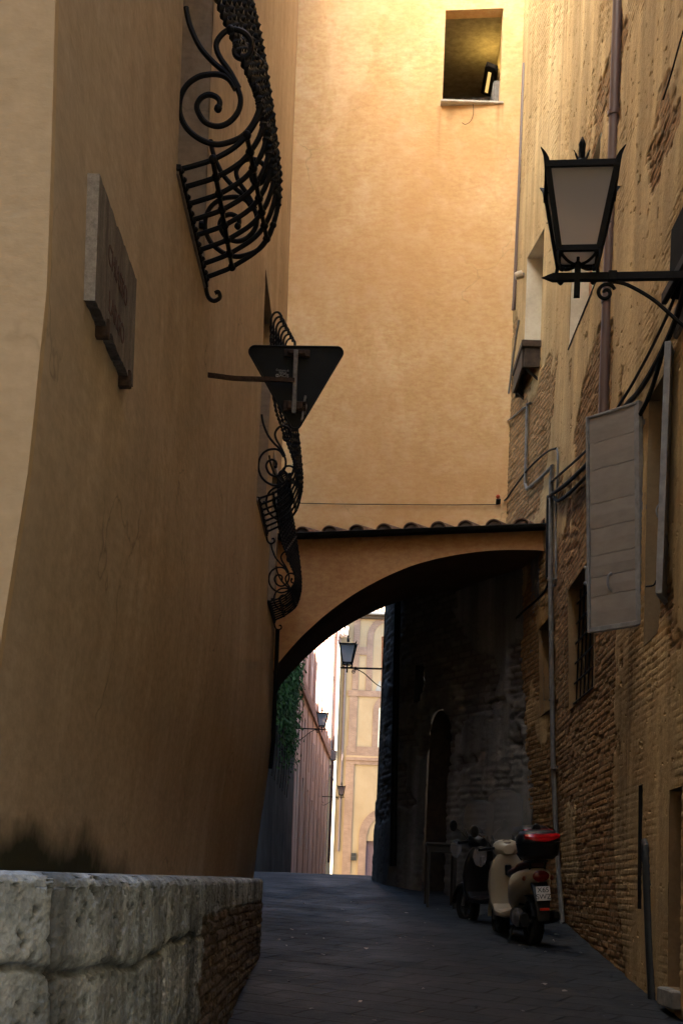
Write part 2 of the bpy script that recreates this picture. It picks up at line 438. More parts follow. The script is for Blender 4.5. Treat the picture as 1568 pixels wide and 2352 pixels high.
# ================================================================== masonry relief
def masonry(s, z, bias, seed=0, ch=.064, ln=.27, depth=1.0):
    sw = s + .03*(fbm(s*2, z*2, seed+3)-.5); zw = z + .045*(fbm(s*.5, z*.6, seed+1)-.5) + .008*(fbm(s*4, z*5, seed+2)-.5)
    row = np.floor(zw/ch); fz = zw/ch - row
    so = sw/ln + .5*(row % 2) + .35*_hash(row, row*0, seed+4); col = np.floor(so); fs = so - col
    rnd = _hash(col, row, seed+2); rnd2 = _hash(col+91, row+13, seed+6)
    ez = np.minimum(fz, 1-fz)*ch; es = np.minimum(fs, 1-fs)*ln
    wob = .010*(fbm(s*14, z*18, seed+8)-.5)
    fill = sstep(.35, .6, fbm(s*1.7, z*2.1, seed+55))             # joints still full of mortar here and there
    mort = np.maximum(1 - sstep(.005, .016, ez + wob), 1 - sstep(.012, .034, es + wob))
    e = fbm(s*.42, z*.5, seed+11, 5, .55)*1.0 + .26*(fbm(s*2.6, z*3.2, seed+12)-.5) + bias
    expo = sstep(.555, .605, e)
    fine = fbm(s*7, z*9, seed+20, 4, .6) - .5
    ero = fbm(s*2.4, z*3.4, seed+71, 4, .6) - .5
    chip = sstep(.60, .72, fbm(s*5, z*11, seed+71, 3, .6))
    dbr = .011*(rnd-.5) - .015*mort*(.35+.65*rnd2)*(.4+.6*fill) - .022*(rnd2 > .94)*(1-mort) + .007*fine - .010*chip
    ghost = sstep(.40, .62, fbm(s*.6, z*.8, seed+81))
    dpl = .017 + .010*fine + .012*(fbm(s*1.2, z*1.0, seed+30)-.5) + ghost*(-.008*mort + .006*(rnd-.5) - .006*chip)
    holes = sstep(.77, .83, fbm(s*10, z*17, seed+40, 3)) * .014
    disp = (dpl*(1-expo) + dbr*expo - holes) * depth
    return disp, expo, mort, np.clip(rnd*.8 + .2*(rnd2 > .85), 0, 1)

def reveal_box(mb, ring, vec):
    """side faces of an opening: ring of 4 points on the wall face pushed back along vec"""
    vec = Vector(vec); n = len(ring)
    for i in range(n):
        a, b = Vector(ring[i]), Vector(ring[(i+1) % n]); mb.quad(a, b, b+vec, a+vec)

# ================================================================== left building
LB = thing("plastered_building", "tall ochre plastered building with iron window cages on the left side of the alley", "building", (-1.2, 5.1, .3))
LW = [(8.42, 9.93, 5.80, 8.6), (15.75, 17.3, 5.86, 8.4), (18.3, 19.6, 5.25, 7.2)]   # y0,y1,z0,z1
LTOP = 24.0
M_top = plaster("bounce_plaster", (.74,.69,.60), (.79,.755,.67), (.82,.79,.72), .1).m  # unseen storey, made pale to bounce sunlight onto the back and right walls
def left_wall():
    ys = lines(5.1, 20.2, .25, [v for h in LW for v in h[:2]]); zs = lines(.2, LTOP, .2, [v for h in LW for v in h[2:]])
    def pos(y, z):
        x = np.interp(z, [1.0,1.7,2.42,3.05,3.7,4.7,40], [-1.40,-1.345,-1.28,-1.205,-1.165,-1.17,-1.17])
        return x + .02*(fbm(y*.6, z*.5, 3)-.5) + .0*y, y, z
    grid_mesh("street_wall", ys, zs[zs <= 15.4], pos, lambda a, b: inholes(a, b, LW), M_left.m, LB)
    grid_mesh("bounce_storey", ys, np.linspace(zs[zs <= 15.4][-1], LTOP, 20), pos, None, M_top, LB)
    # the end wall turned towards the viewer, at the street corner
    xs = np.linspace(0, 1, 24); zs2 = np.linspace(.2, LTOP, 110)
    def pos2(t, z):
        xl = np.interp(z, [1.0,1.7,2.42,3.05,3.7,4.7,40], [-1.40,-1.345,-1.28,-1.205,-1.165,-1.17,-1.17]) + .02*(fbm(z*0+5.1*.6, z*.5, 3)-.5)
        return xl + (-7.5 - xl)*t, 5.1 + .05*t, z
    grid_mesh("corner_wall", xs, zs2, pos2, None, M_left.m, LB)
    mb = MB()
    mb.quad((-7.5,5.15,.2),(-7.5,20.2,.2),(-7.5,20.2,LTOP),(-7.5,5.15,LTOP)).quad((-7.5,20.2,1),(-1.37,20.2,1),(-1.17,20.2,LTOP),(-7.5,20.2,LTOP))
    mb.build("rear_wall", M_left.m, LB, True)
    mb = MB(); mb.box((-7.7,4.9,LTOP),(-.95,20.4,LTOP+.2)); mb.build("roof", M_tile, LB, True)
    for (y0, y1, z0, z1) in LW:
        mb = MB(); x = XL(z0) - .003
        reveal_box(mb, [(x,y0,z0),(x,y1,z0),(x,y1,z1),(x,y0,z1)], (-.34,0,0)); wn = mb.build("window", M_left.m, LB, True)
        g = MB(); g.box((x-.42,y0-.02,z0-.02),(x-.36,y1+.02,z1+.02)); g.build("pane", M_glass, wn, True)
        f = MB(); 
        for a, b in ((y0,y0+.06),(y1-.06,y1),((y0+y1)/2-.04,(y0+y1)/2+.04)): f.box((x-.36,a,z0),(x-.30,b,z1))
        f.box((x-.355,y0,z0),(x-.305,y1,z0+.07)); f.build("window_frame", M_wooddk, wn, True)
        s = MB(); s.box((x-.02,y0-.03,z0-.04),(x+.018,y1+.06,z0-.002),.004); s.build("sill", simple("grey_sill",(.22,.20,.18)), wn, True)
left_wall()

# stone ledge at the foot of the building
M_ledge = Mat("pitted_travertine", .9, 0, .2)
def _ledge_mat():
    m = M_ledge
    a = m.noise(2.0, 6, .65); c = m.ramp(a, [(.3,(.18,.215,.24)),(.5,(.35,.41,.45)),(.72,(.56,.63,.68))])
    s = m.noise(3, 5, .6, m.mapped((1.5,1.5,.25))); c = m.mix(m.ramp(s, [(.4,.65),(.6,0)]), c, (.05,.046,.04))
    c = m.mix(m.attr('pit'), c, (.02,.018,.016))
    bc = m.mix(m.attr('tone'), (.10,.078,.063), (.17,.135,.108)); bc = m.mix(m.attr('mort'), bc, (.10,.085,.07))
    c = m.mix(m.attr('brick'), c, bc)
    f = m.noise(38, 5, .75); c = m.mix(.35, c, m.ramp(f, [(.3,.2),(.7,.85)]), 'OVERLAY')
    m.color(c); m.bump(f, .7, .015); m.bump(m.vor(45), .5, .012)
_ledge_mat()
def ledge():
    path = [(-4.2, 2.55), (-2.6, 3.0), (-1.7, 3.35), (-1.15, 3.75), (-.86, 4.3), (-.76, 5.0), (-.75, 6.0), (-.755, 8), (-.77, 10), (-.79, 12), (-.79, 13.15), (-.83, 13.30), (-1.0, 13.34), (-1.6, 13.36)]
    pp = smooth_path([(x, y, 0) for x, y in path], 10)
    px = np.array([p.x for p in pp]); py = np.array([p.y for p in pp])
    sl = np.concatenate([[0], np.cumsum(np.hypot(np.diff(px), np.diff(py)))])
    S = np.linspace(0, sl[-1], 1000); T = np.concatenate([np.linspace(0, 1, 150), np.linspace(1, 2.2, 44)[1:], np.linspace(2.2, 3.2, 10)[1:]])
    X = np.interp(S, sl, px); Y = np.interp(S, sl, py)
    tx = np.gradient(X); ty = np.gradient(Y); l = np.hypot(tx, ty); nx, ny = ty/l, -tx/l   # outward (towards street / viewer)
    k = 9; ker = np.ones(k)/k; nx = np.convolve(np.pad(nx, k//2, 'edge'), ker, 'valid'); ny = np.convolve(np.pad(ny, k//2, 'edge'), ker, 'valid')
    s2, t2 = np.meshgrid(S, T, indexing='ij')
    Xs = np.interp(s2, S, X); Ys = np.interp(s2, S, Y); NX = np.interp(s2, S, nx); NY = np.interp(s2, S, ny)
    top = np.interp(Ys, [3, 6, 13.3], [1.605, 1.612, 1.645])
    # profile: t 0-1 face, 1-2.2 rounded nose and top, 2.2-3.2 flat in to the wall
    rr = .042
    ang = np.clip((t2-1)/1.2, 0, 1)*math.pi/2
    inn = np.where(t2 < 1, 0, rr*(1-np.cos(ang))) + np.clip(t2-2.2, 0, 1)*.75
    base = np.interp(Ys, _zg_y, _zg_z) - .1
    zz = np.where(t2 < 1, base + (top-rr-base)*np.clip(t2, 0, 1), top - rr + rr*np.sin(ang))
    h = zz
    edge = 7.5 + .1*np.sin(zz*9); capz = top - .20 - .008*np.sin(s2*5)
    brick = sstep(-.12, .12, Ys-edge + .9*(fbm(s2*3, zz*14, 91)-.5)) * sstep(-.02, .02, capz-zz) * (t2 < 1.0)
    d, e, mo, tone = masonry(s2, zz, 1.0, 77, .065, .24)
    # stone blocks: joints and overhanging cap course
    jn = np.zeros_like(s2)
    for j in (1.9, 3.1, 3.9, 5.0, 5.75, 6.9, 8.2, 9.5, 10.9, 12.1, 13.2): jn = np.maximum(jn, 1 - sstep(.006, .018, np.abs(s2 - j + .02*np.sin(zz*7+j)))) 
    jh = 1 - sstep(.006, .018, np.abs(zz - (top-.30) - .02*np.sin(s2*2.3) - .012*np.sin(s2*9)))
    jh2 = .6*(1 - sstep(.006, .016, np.abs(zz - (top-.78) - .04*np.sin(s2*3.1))))
    pit = sstep(.63, .72, fbm(s2*22, zz*30, 31, 4, .65)) * (1-brick) * .8
    rough = .020*(fbm(s2*9, zz*11, 41, 5, .7)-.5) + .012*(fbm(s2*1.6, zz*2, 42)-.5)
    over = .010*sstep(0, .05, zz - (top-.30) - .02*np.sin(s2*2.3)) * (1 - sstep(-.05, .1, Ys - edge))
    disp = (rough + over - .03*pit - .018*np.maximum(jn, np.maximum(jh, jh2))*(1-brick))*(1-brick*.8) + d*brick
    fl = np.clip(1 - np.clip(t2-2.2, 0, 1)*3, 0, 1)
    Xf = Xs + NX*(disp*fl - inn); Yf = Ys + NY*(disp*fl - inn)
    Zf = zz + .010*(fbm(s2*6, t2*6, 44)-.5)*(t2 > 1)
    pitv = np.clip(np.maximum(pit, .45*np.maximum(jn, np.maximum(jh, jh2))*(1-brick)), 0, 1)
    grid_mesh("stone_ledge", S, T, lambda a, b: (Xf, Yf, Zf), None, M_ledge.m, LB, dict(pit=pitv, brick=brick, tone=tone, mort=mo))
ledge()

# ================================================================== back building (closes the view above the arch)
BB = thing("bridge_house", "bright ochre house wall spanning over the alley with one open window", "building", (.5, 21.5, 6.5))
BX0, BX1 = -1.30, 2.30
def by(x): return 21.62 - .125*(x + 1.2)
def bpt(px, py):
    a, b = ab(px, py); d = 21.4
    for _ in range(8): d = by(a*d/F)
    return Vector((a*d/F, d, EYE + b*d/F))
wp = [bpt(1013,240), bpt(1148,232), bpt(1155,18), bpt(1025,25)]
wx0, wx1 = (wp[0].x+wp[3].x)/2, (wp[1].x+wp[2].x)/2; wz0, wz1 = (wp[0].z+wp[1].z)/2, (wp[2].z+wp[3].z)/2
def _rain_marks():       # rain stains running down from the ends of the window sill
    m = M_back; sx = m.sep(); c = m.b.inputs['Base Color'].links[0].from_socket; nz = m.noise(6, 4, .6, m.mapped((2, 1, .35)))
    for x0, L, wd in ((wx0-.03, .95, .055), (wx0+.14, .5, .09), (wx1-.02, .8, .05), (wx1+.04, .45, .03)):
        g = m.math('SUBTRACT', 1.0, m.math('DIVIDE', m.math('ABSOLUTE', m.math('SUBTRACT', sx[0], x0)), wd), True)
        d = m.math('SUBTRACT', wz0-.03, sx[2]); v = m.math('MULTIPLY', m.math('GREATER_THAN', d, 0), m.math('SUBTRACT', 1.0, m.math('DIVIDE', d, L), True))
        c = m.mix(m.math('MULTIPLY', m.math('MULTIPLY', g, v), m.math('MULTIPLY', nz, 1.1), True), c, (.42,.22,.085))
    m.color(c)
_rain_marks()
def back_building():
    H = [(wx0, wx1, wz0, wz1)]
    xs = lines(BX0, BX1, .09, (wx0, wx1)); zs = lines(6.3, 23.0, .09, (wz0, wz1))
    grid_mesh("front_wall", xs, zs, lambda x, z: (x, 21.62-.125*(x+1.2) + .012*(fbm(x*1.3, z*1.3, 8)-.5), z), lambda a, b: inholes(a, b, H), M_back.m, BB)
    mb = MB()
    mb.quad((BX0,21.63,6.3),(BX0,24.6,6.3),(BX0,24.6,23),(BX0,21.63,23)).quad((BX1,21.2,6.3),(BX1,24.6,6.3),(BX1,24.6,23),(BX1,21.2,23))
    mb.quad((BX0,24.6,7.0),(BX1,24.6,7.0),(BX1,24.6,23),(BX0,24.6,23)).quad((BX0,21.7,7.0),(BX1,21.7,7.0),(BX1,24.6,7.0),(BX0,24.6,7.0))
    mb.build("rear_wall", M_back.m, BB, True)
    mb = MB(); mb.box((BX0-.2,21.0,23.0),(BX1+.2,24.8,23.2)); mb.build("roof", M_tile, BB, True)
    # window: reveal, sill, room behind it
    y0, y1 = by(wx0), by(wx1)
    mb = MB(); ring = [(wx0,y0,wz0),(wx1,y1,wz0),(wx1,y1,wz1),(wx0,y0,wz1)]
    reveal_box(mb, ring, (0,.22,0)); wn = mb.build("window", M_back.m, BB, True)
    s = MB(); s.box((wx0-.03,y1-.03,wz0-.035),(wx1+.05,y0+.10,wz0-.002),.006); s.build("sill", simple("pale_sill",(.5,.47,.42)), wn, True)
    sp = MB(); n = 46
    for i in range(n):
        x = wx0 + .03 + (wx1-wx0-.06)*i/(n-1); y = by(x) + .05; t = random.uniform(-.02,.02)
        sp.tube([(x,y,wz0-.004),(x+t*.8,y+random.uniform(-.02,.02),wz0+random.uniform(.07,.115))], .0022, 4)
    sp.build("bird_spikes", simple("steel_spike",(.16,.14,.12),.4,.6), wn, True)
    room = MB(); rx0, rx1, ry1, rz0, rz1 = wx0-.9, wx1+.06, 24.2, wz0-1.0, wz1+.16
    Yn = 21.85
    room.quad((rx0,Yn-.2,rz1),(rx1,Yn-.2,rz1),(rx1,ry1,rz1),(rx0,ry1,rz1)).quad((rx1,Yn-.2,rz0),(rx1,ry1,rz0),(rx1,ry1,rz1),(rx1,Yn-.2,rz1))
    room.quad((rx0,ry1,rz0),(rx1,ry1,rz0),(rx1,ry1,rz1),(rx0,ry1,rz1)).quad((rx0,Yn-.2,rz0),(rx0,ry1,rz0),(rx0,ry1,rz1),(rx0,Yn-.2,rz1)).quad((rx0,Yn-.2,rz0),(rx1,Yn-.2,rz0),(rx1,ry1,rz0),(rx0,ry1,rz0))
    room.build("room", simple("room_plaster",(.40,.34,.23),.9), BB, True)
    return rx1, rz1
RX1, RZ1 = back_building()

# lit wall lamp inside the room
def room_lamp():
    c0 = Vector((RX1-.13, 22.45, RZ1-.55))
    t = thing("wall_uplighter", "dark uplighter with a glowing slot on the room wall behind the high window", "wall lamp", (RX1, 22.45, RZ1-.55))
    mb = MB(); M = Matrix.Translation(c0) @ Matrix.Rotation(R(20), 4, 'Y')
    rings = []
    for y, k in ((-.40,.55),(-.36,1),(.36,1),(.40,.55)):
        rings.append([M @ Vector((x*k, y, z*k)) for x, z in ((-.10,-.045),(.08,-.045),(.11,0),(.08,.05),(-.10,.05))])
    mb.loft(rings, smooth=False); mb.tube([M @ Vector((.05,0,0)), (RX1+.005, 22.45, RZ1-.6)], .03, 8)
    mb.build("housing", simple("lamp_black",(.03,.025,.02)), t, True)
    e = Mat("glowing_tube"); e.b.inputs['Emission Color'].default_value = (1,.62,.18,1); e.b.inputs['Emission Strength'].default_value = .085
    s = MB(); s.box((-.035,-.28,-.052),(.015,.28,-.046), M=M); s.build("glowing_slot", e.m, t, True)
    l = bpy.data.lights.new("uplighter_light", 'AREA'); l.shape = 'RECTANGLE'; l.size = .5; l.size_y = .1; l.energy = .32; l.color = (1,.66,.18)
    lo = bpy.data.objects.new("uplighter_light", l); C.objects.link(lo); lo.parent = t
    lo.location = (-.13, 0, .10); lo.rotation_euler = (R(180), R(-15), R(90))
    f = thing("wall_cabinet", "pale flat cabinet hung on the room wall below the uplighter", "cabinet", (RX1, 22.3, RZ1-1.25))
    mb = MB(); mb.box((RX1-.10,21.98,RZ1-1.25),(RX1-.002,22.75,RZ1-.82),.01); mb.build("box", simple("cabinet_grey",(.3,.28,.26)), f, True)
    mb = MB(); mb.box((RX1-.112,22.0,RZ1-1.23),(RX1-.101,22.36,RZ1-.84),.004); mb.build("door", simple("cabinet_white",(.42,.40,.37)), f, True)
room_lamp()

# ================================================================== archway with lean-to roof
AW = thing("archway", "ochre plastered archway across the alley with a row of roof tiles on top", "archway", (.5, 19.6, 1.5))
def ay(x): return 19.95 - .30*(x + .95)          # front plane y as a function of x
def apt(px, py, back=0.0):
    a, b = ab(px, py); d = 19.5
    for _ in range(20): d = ay(a*d/F) + back
    return Vector((a*d/F, d, EYE + b*d/F))
arc_px = [(618,1556),(632,1533),(650,1510),(675,1481),(700,1455),(750,1410),(800,1373),(850,1343),(900,1318),(950,1298),(1000,1284),(1050,1274),(1100,1267),(1150,1263.5),(1200,1263),(1246,1265),(1290,1275)]
ARC = [(p.x, p.z) for p in (apt(*q) for q in arc_px)]
ARC = [(-1.8, ARC[0][1]-.6)] + ARC + [(2.9, ARC[-1][1]-.4)]
def arch():
    sp = smooth_path([(x, 0, z) for x, z in ARC], 6); ax = np.array([p.x for p in sp]); az = np.array([p.z for p in sp])
    o = np.argsort(ax); ax, az = ax[o], az[o]
    xs = np.linspace(-1.75, 2.62, 110); ts = np.linspace(0, 1, 26); TOPZ = 6.43
    def pos(x, t):
        z0 = np.interp(x, ax, az); return x, 19.95-.30*(x+.95), z0 + (TOPZ-z0)*t
    grid_mesh("front_wall", xs, ts, pos, None, M_arch.m, AW)
    vs = np.linspace(0, 1, 24)
    def pos2(x, t):
        y0 = 19.95-.30*(x+.95); y1 = 21.75 + 0*x
        return x, y0 + (y1-y0)*t, np.interp(x, ax, az) + .0*t
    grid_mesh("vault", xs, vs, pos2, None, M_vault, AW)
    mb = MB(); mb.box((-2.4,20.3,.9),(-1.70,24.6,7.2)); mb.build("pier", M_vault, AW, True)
    # lean-to roof
    zb = TOPZ
    mb = MB(); mb.quad((-1.3, ay(-1.3)-.10, zb+.03),(2.6, ay(2.6)-.10, zb+.03),(2.6,21.3,zb+.42),(-1.3,21.75,zb+.42))
    mb.quad((-1.3, ay(-1.3)-.10, zb),(2.6, ay(2.6)-.10, zb),(2.6,21.3,zb+.38),(-1.3,21.75,zb+.38))
    mb.quad((-1.3, ay(-1.3)-.10, zb),(2.6, ay(2.6)-.10, zb),(2.6, ay(2.6)-.10, zb+.03),(-1.3, ay(-1.3)-.10, zb+.03))
    mb.build("roof_deck", M_tile, AW, True)
    d = Vector((1, -.30, 0)).normalized(); n = Vector((.30, 1, 0)).normalized()
    for i, pxx in enumerate((700,762,824,886,948,1010,1072,1136,1200,1262)):
        p = apt(pxx, 1215); c = Vector((p.x, p.y, zb+.045)); mb = MB()
        rings = []
        for k in range(5):
            f = k/4; cc = c - n*.13 + n*(2.05*f) + Vector((0,0,.37*f*1.0)); r = .112 - .02*f
            ang = [math.pi*j/10 for j in range(11)]
            outer = [cc + d*(r*math.cos(a)) + Vector((0,0,r*.95*math.sin(a))) for a in ang]
            inner = [cc + d*((r-.018)*math.cos(a)) + Vector((0,0,(r-.018)*.95*math.sin(a))) for a in reversed(ang)]
            rings.append(outer + inner)
        mb.loft(rings); mb.build("roof_tile", M_tile, AW, True)
        m2 = MB(); m2.prism([c - n*.10 + d*(.085*math.cos(math.pi*j/8)) + Vector((0,0,.082*math.sin(math.pi*j/8)-.004)) for j in range(9)], n*.05)
        m2.build("mortar_plug", simple("mortar_plug",(.13,.10,.08)) if i == 0 else bpy.data.materials["mortar_plug"], AW, True)
    g = MB(); gy = lambda x: ay(x) - .17
    rings = []
    for x in np.linspace(-1.16, 2.44, 12):
        c = Vector((x, gy(x), zb+.03)); r = .07
        rings.append([c + Vector((0, r*math.cos(a), r*math.sin(a))) for a in [math.pi + math.pi*j/8 for j in range(9)]] + [c + Vector((0, (r-.006)*math.cos(a), (r-.006)*math.sin(a))) for a in [2*math.pi - math.pi*j/8 for j in range(9)]])
    g.loft(rings); g.tube([(-1.16, gy(-1.16)-.07, zb+.032),(2.44, gy(2.44)-.07, zb+.032)], .009, 6)
    g.build("gutter", M_gutter, AW, True)
arch()

# ================================================================== right building
RB = thing("old_brick_building", "old building with crumbling plaster and bare brick on the right side of the alley", "building", (2.5, 14, 1.0))
RH = {'shutter': (11.40, 12.02, 3.72, 5.80), 'bar1': (14.75, 16.62, 3.75, 5.15), 'bar2': (18.05, 19.15, 3.98, 5.15),
      'high1': (15.2, 17.05, 8.15, 9.75), 'high2': (19.45, 20.40, 9.15, 10.70), 'niche': (10.35, 10.80, .93, 2.42), 'slot': (11.95, 12.13, 1.5, 2.55)}
RTOP = 18.4
def right_wall():
    hs = list(RH.values())
    ys = np.concatenate([lines(2.0, 9.6, .4), lines(9.6, 21.32, .031, [v for h in hs for v in h[:2]])[1:]])
    zs = np.concatenate([lines(-.3, .5, .1), lines(.5, 15.6, .0145, [v for h in hs for v in h[2:]])[1:], lines(15.6, RTOP, .3)[1:]])
    yy, zz = np.meshgrid(ys, zs, indexing='ij')
    hg = zz - np.interp(yy, _zg_y, _zg_z)
    bias = .03 - .19*sstep(7.5, 10.0, zz) + .17*(1-sstep(5.0, 6.5, zz))*sstep(13.0, 13.8, yy) + .07*sstep(14.3, 15.2, yy) - .14*(1-sstep(12.6, 13.6, yy)) + .2*(1-sstep(.2, .8, hg))
    bias = bias + .10*(sstep(14.8,15.6,yy)*(1-sstep(17.3,18,yy))*sstep(6.2,6.8,zz)*(1-sstep(7.6,8.2,zz)))
    d, e, mo, tone = masonry(yy, zz, bias, 5)
    tone = np.clip(tone*(.55+.9*fbm(yy*.5, zz*.5, 61)), 0, 1)
    X = XR(yy, zz) - d*.75
    grid_mesh("street_wall", ys, zs, lambda a, b: (X, a, b), lambda a, b: inholes(a, b, hs), M_right, RB, dict(expo=e, mort=mo, tone=tone), smooth=False)
    mb = MB()
    mb.quad((2.3,2,-.3),(9,2,-.3),(9,2,RTOP),(2.3,2,RTOP)).quad((9,2,-.3),(9,22,-.3),(9,22,RTOP),(9,2,RTOP))
    mb.quad((2.2,21.9,6.5),(9,22,6.5),(9,22,RTOP),(2.2,21.9,RTOP)).quad((2.9,21.9,.5),(9,22,.5),(9,22,6.5),(2.9,21.9,6.5))
    mb.build("side_wall", M_right, RB, True)
    mb = MB(); mb.box((1.95,1.8,RTOP),(9.2,22,RTOP+.2)); mb.build("roof", M_tile, RB, True)
right_wall()
def ropening(key, depth, rev_mat, name='window', lean=0):
    y0, y1, z0, z1 = RH[key]; xa = lambda y, z: float(XR(y, z)) - .012
    ring = [(xa(y0,z0),y0,z0),(xa(y1,z0),y1,z0),(xa(y1,z1),y1,z1),(xa(y0,z1),y0,z1)]
    mb = MB(); reveal_box(mb, ring, (depth,0,0)); return mb.build(name, rev_mat, RB, True), ring
def right_windows():
    pink = simple("pinkish_frame",(.42,.20,.12)); greenw = simple("pale_green_frame",(.50,.50,.38))
    for key in ('high1','high2'):
        wn, r = ropening(key, .36, M_reveal); y0, y1, z0, z1 = RH[key]; x = r[0][0]
        p = MB(); p.box((x+.30,y0-.1,z0-.1),(x+.34,y1+.1,z1+.1)); p.build("pane", M_glass, wn, True)
        f = MB(); f.box((x+.22,y1-.07,z0),(x+.30,y1-.001,z1)); f.box((x+.22,y0+.001,z0),(x+.30,y0+.07,z1)); f.box((x+.22,y0,z1-.08),(x+.30,y1,z1-.001)); f.build("window_frame", pink, wn, True)
        f = MB(); f.box((x+.24,y1-.20,z0),(x+.29,y1-.08,z1-.09)); f.box((x+.24,y0+.08,z0),(x+.29,y0+.20,z1-.09)); f.box((x+.245,(y0+y1)/2-.06,z0),(x+.285,(y0+y1)/2+.06,z1-.09)); f.build("casement", greenw, wn, True)
    y0, y1, z0, z1 = RH['high1']; s = MB(); x = XR(y0, z0); s.box((x-.02,y0-.02,z0-.025),(x+.3,y1+.02,z0-.002),.006); s.build("sill", M_wooddk, RB, True)
    # wooden box under the farther window
    y0, y1, z0, z1 = RH['high2']; x = XR(19.7, z0) + .06
    b = MB(); b.box((x-.30,y0-.05,z0-.10),(x+.1,y1+.15,z0-.003),.01); b.box((x-.28,y0+.02,z0-.36),(x-.25,y1+.10,z0-.101)); b.box((x-.25,y0-.02,z0-.36),(x+.06,y0+.04,z0-.101)); b.box((x-.25,y1+.04,z0-.42),(x+.06,y1+.10,z0-.101))
    b.tube([(x-.22,y0+.1,z0-.34),(x+.03,y0+.1,z0-.55)], .02, 6); b.tube([(x-.22,y1,z0-.38),(x+.03,y1,z0-.62)], .025, 6)
    b.build("wooden_sill_box", M_wooddk, RB, True)
    # barred windows
    for key, rows in (('bar1', 6), ('bar2', 7)):
        wn, r = ropening(key, .42, M_right if False else plaster("rough_reveal",(.16,.10,.05),(.24,.16,.085),(.32,.22,.12),.4).m if key == 'bar1' else bpy.data.materials["rough_reveal"])
        y0, y1, z0, z1 = RH[key]; x = r[0][0]
        p = MB(); p.box((x+.40,y0-.1,z0-.1),(x+.43,y1+.1,z1+.1)); p.build("pane", M_glass, wn, True)
        f = MB()
        for a in (y0+.02, (y0+y1)/2-.05, y1-.12): f.box((x+.33,a,z0),(x+.39,a+.10,z1))
        f.box((x+.335,y0,z0),(x+.385,y1,z0+.08)); f.box((x+.335,y0,z1-.08),(x+.385,y1,z1))
        f.build("window_frame", simple("grey_frame",(.10,.095,.085)) if key == 'bar1' else bpy.data.materials["grey_frame"], wn, True)
        xb = x + .10; g = MB(); nv = 7 if key == 'bar1' else 5
        for i in range(nv):
            yb = y0 + (y1-y0)*(i+.5)/nv; g.tube([(xb,yb,z0-.05),(xb,yb,z1+.05)], .011, 6)
        for j in range(rows):
            zb = z0 + (z1-z0)*(j+.35)/rows; g.tube([(xb-.012,y0-.05,zb),(xb-.012,y1+.05,zb)], .012, 4, twist=9)
        g.build("window_grate", M_iron, wn, True)
    wn, r = ropening('niche', .36, M_right if False else bpy.data.materials["rough_reveal"], 'doorway')
    y0, y1, z0, z1 = RH['niche']; x = r[0][0]
    d = MB(); d.box((x+.34,y0-.1,z0-.1),(x+.38,y1+.1,z1+.1)); d.build("door", M_wooddk, wn, True)
    s = MB(); s.box((x-.06,y0-.04,z0-.14),(x+.33,y1+.03,z0-.002),.012); s.build("step", simple("worn_step",(.20,.19,.17),.8,0,.4,8,.5), wn, True)
    wn, r = ropening('slot', .2, M_dark, 'slot'); d = MB(); y0, y1, z0, z1 = RH['slot']; x = r[0][0]; d.box((x+.17,y0-.1,z0-.1),(x+.2,y1+.1,z1+.1)); d.build("slot_back", M_dark, wn, True)
right_windows()
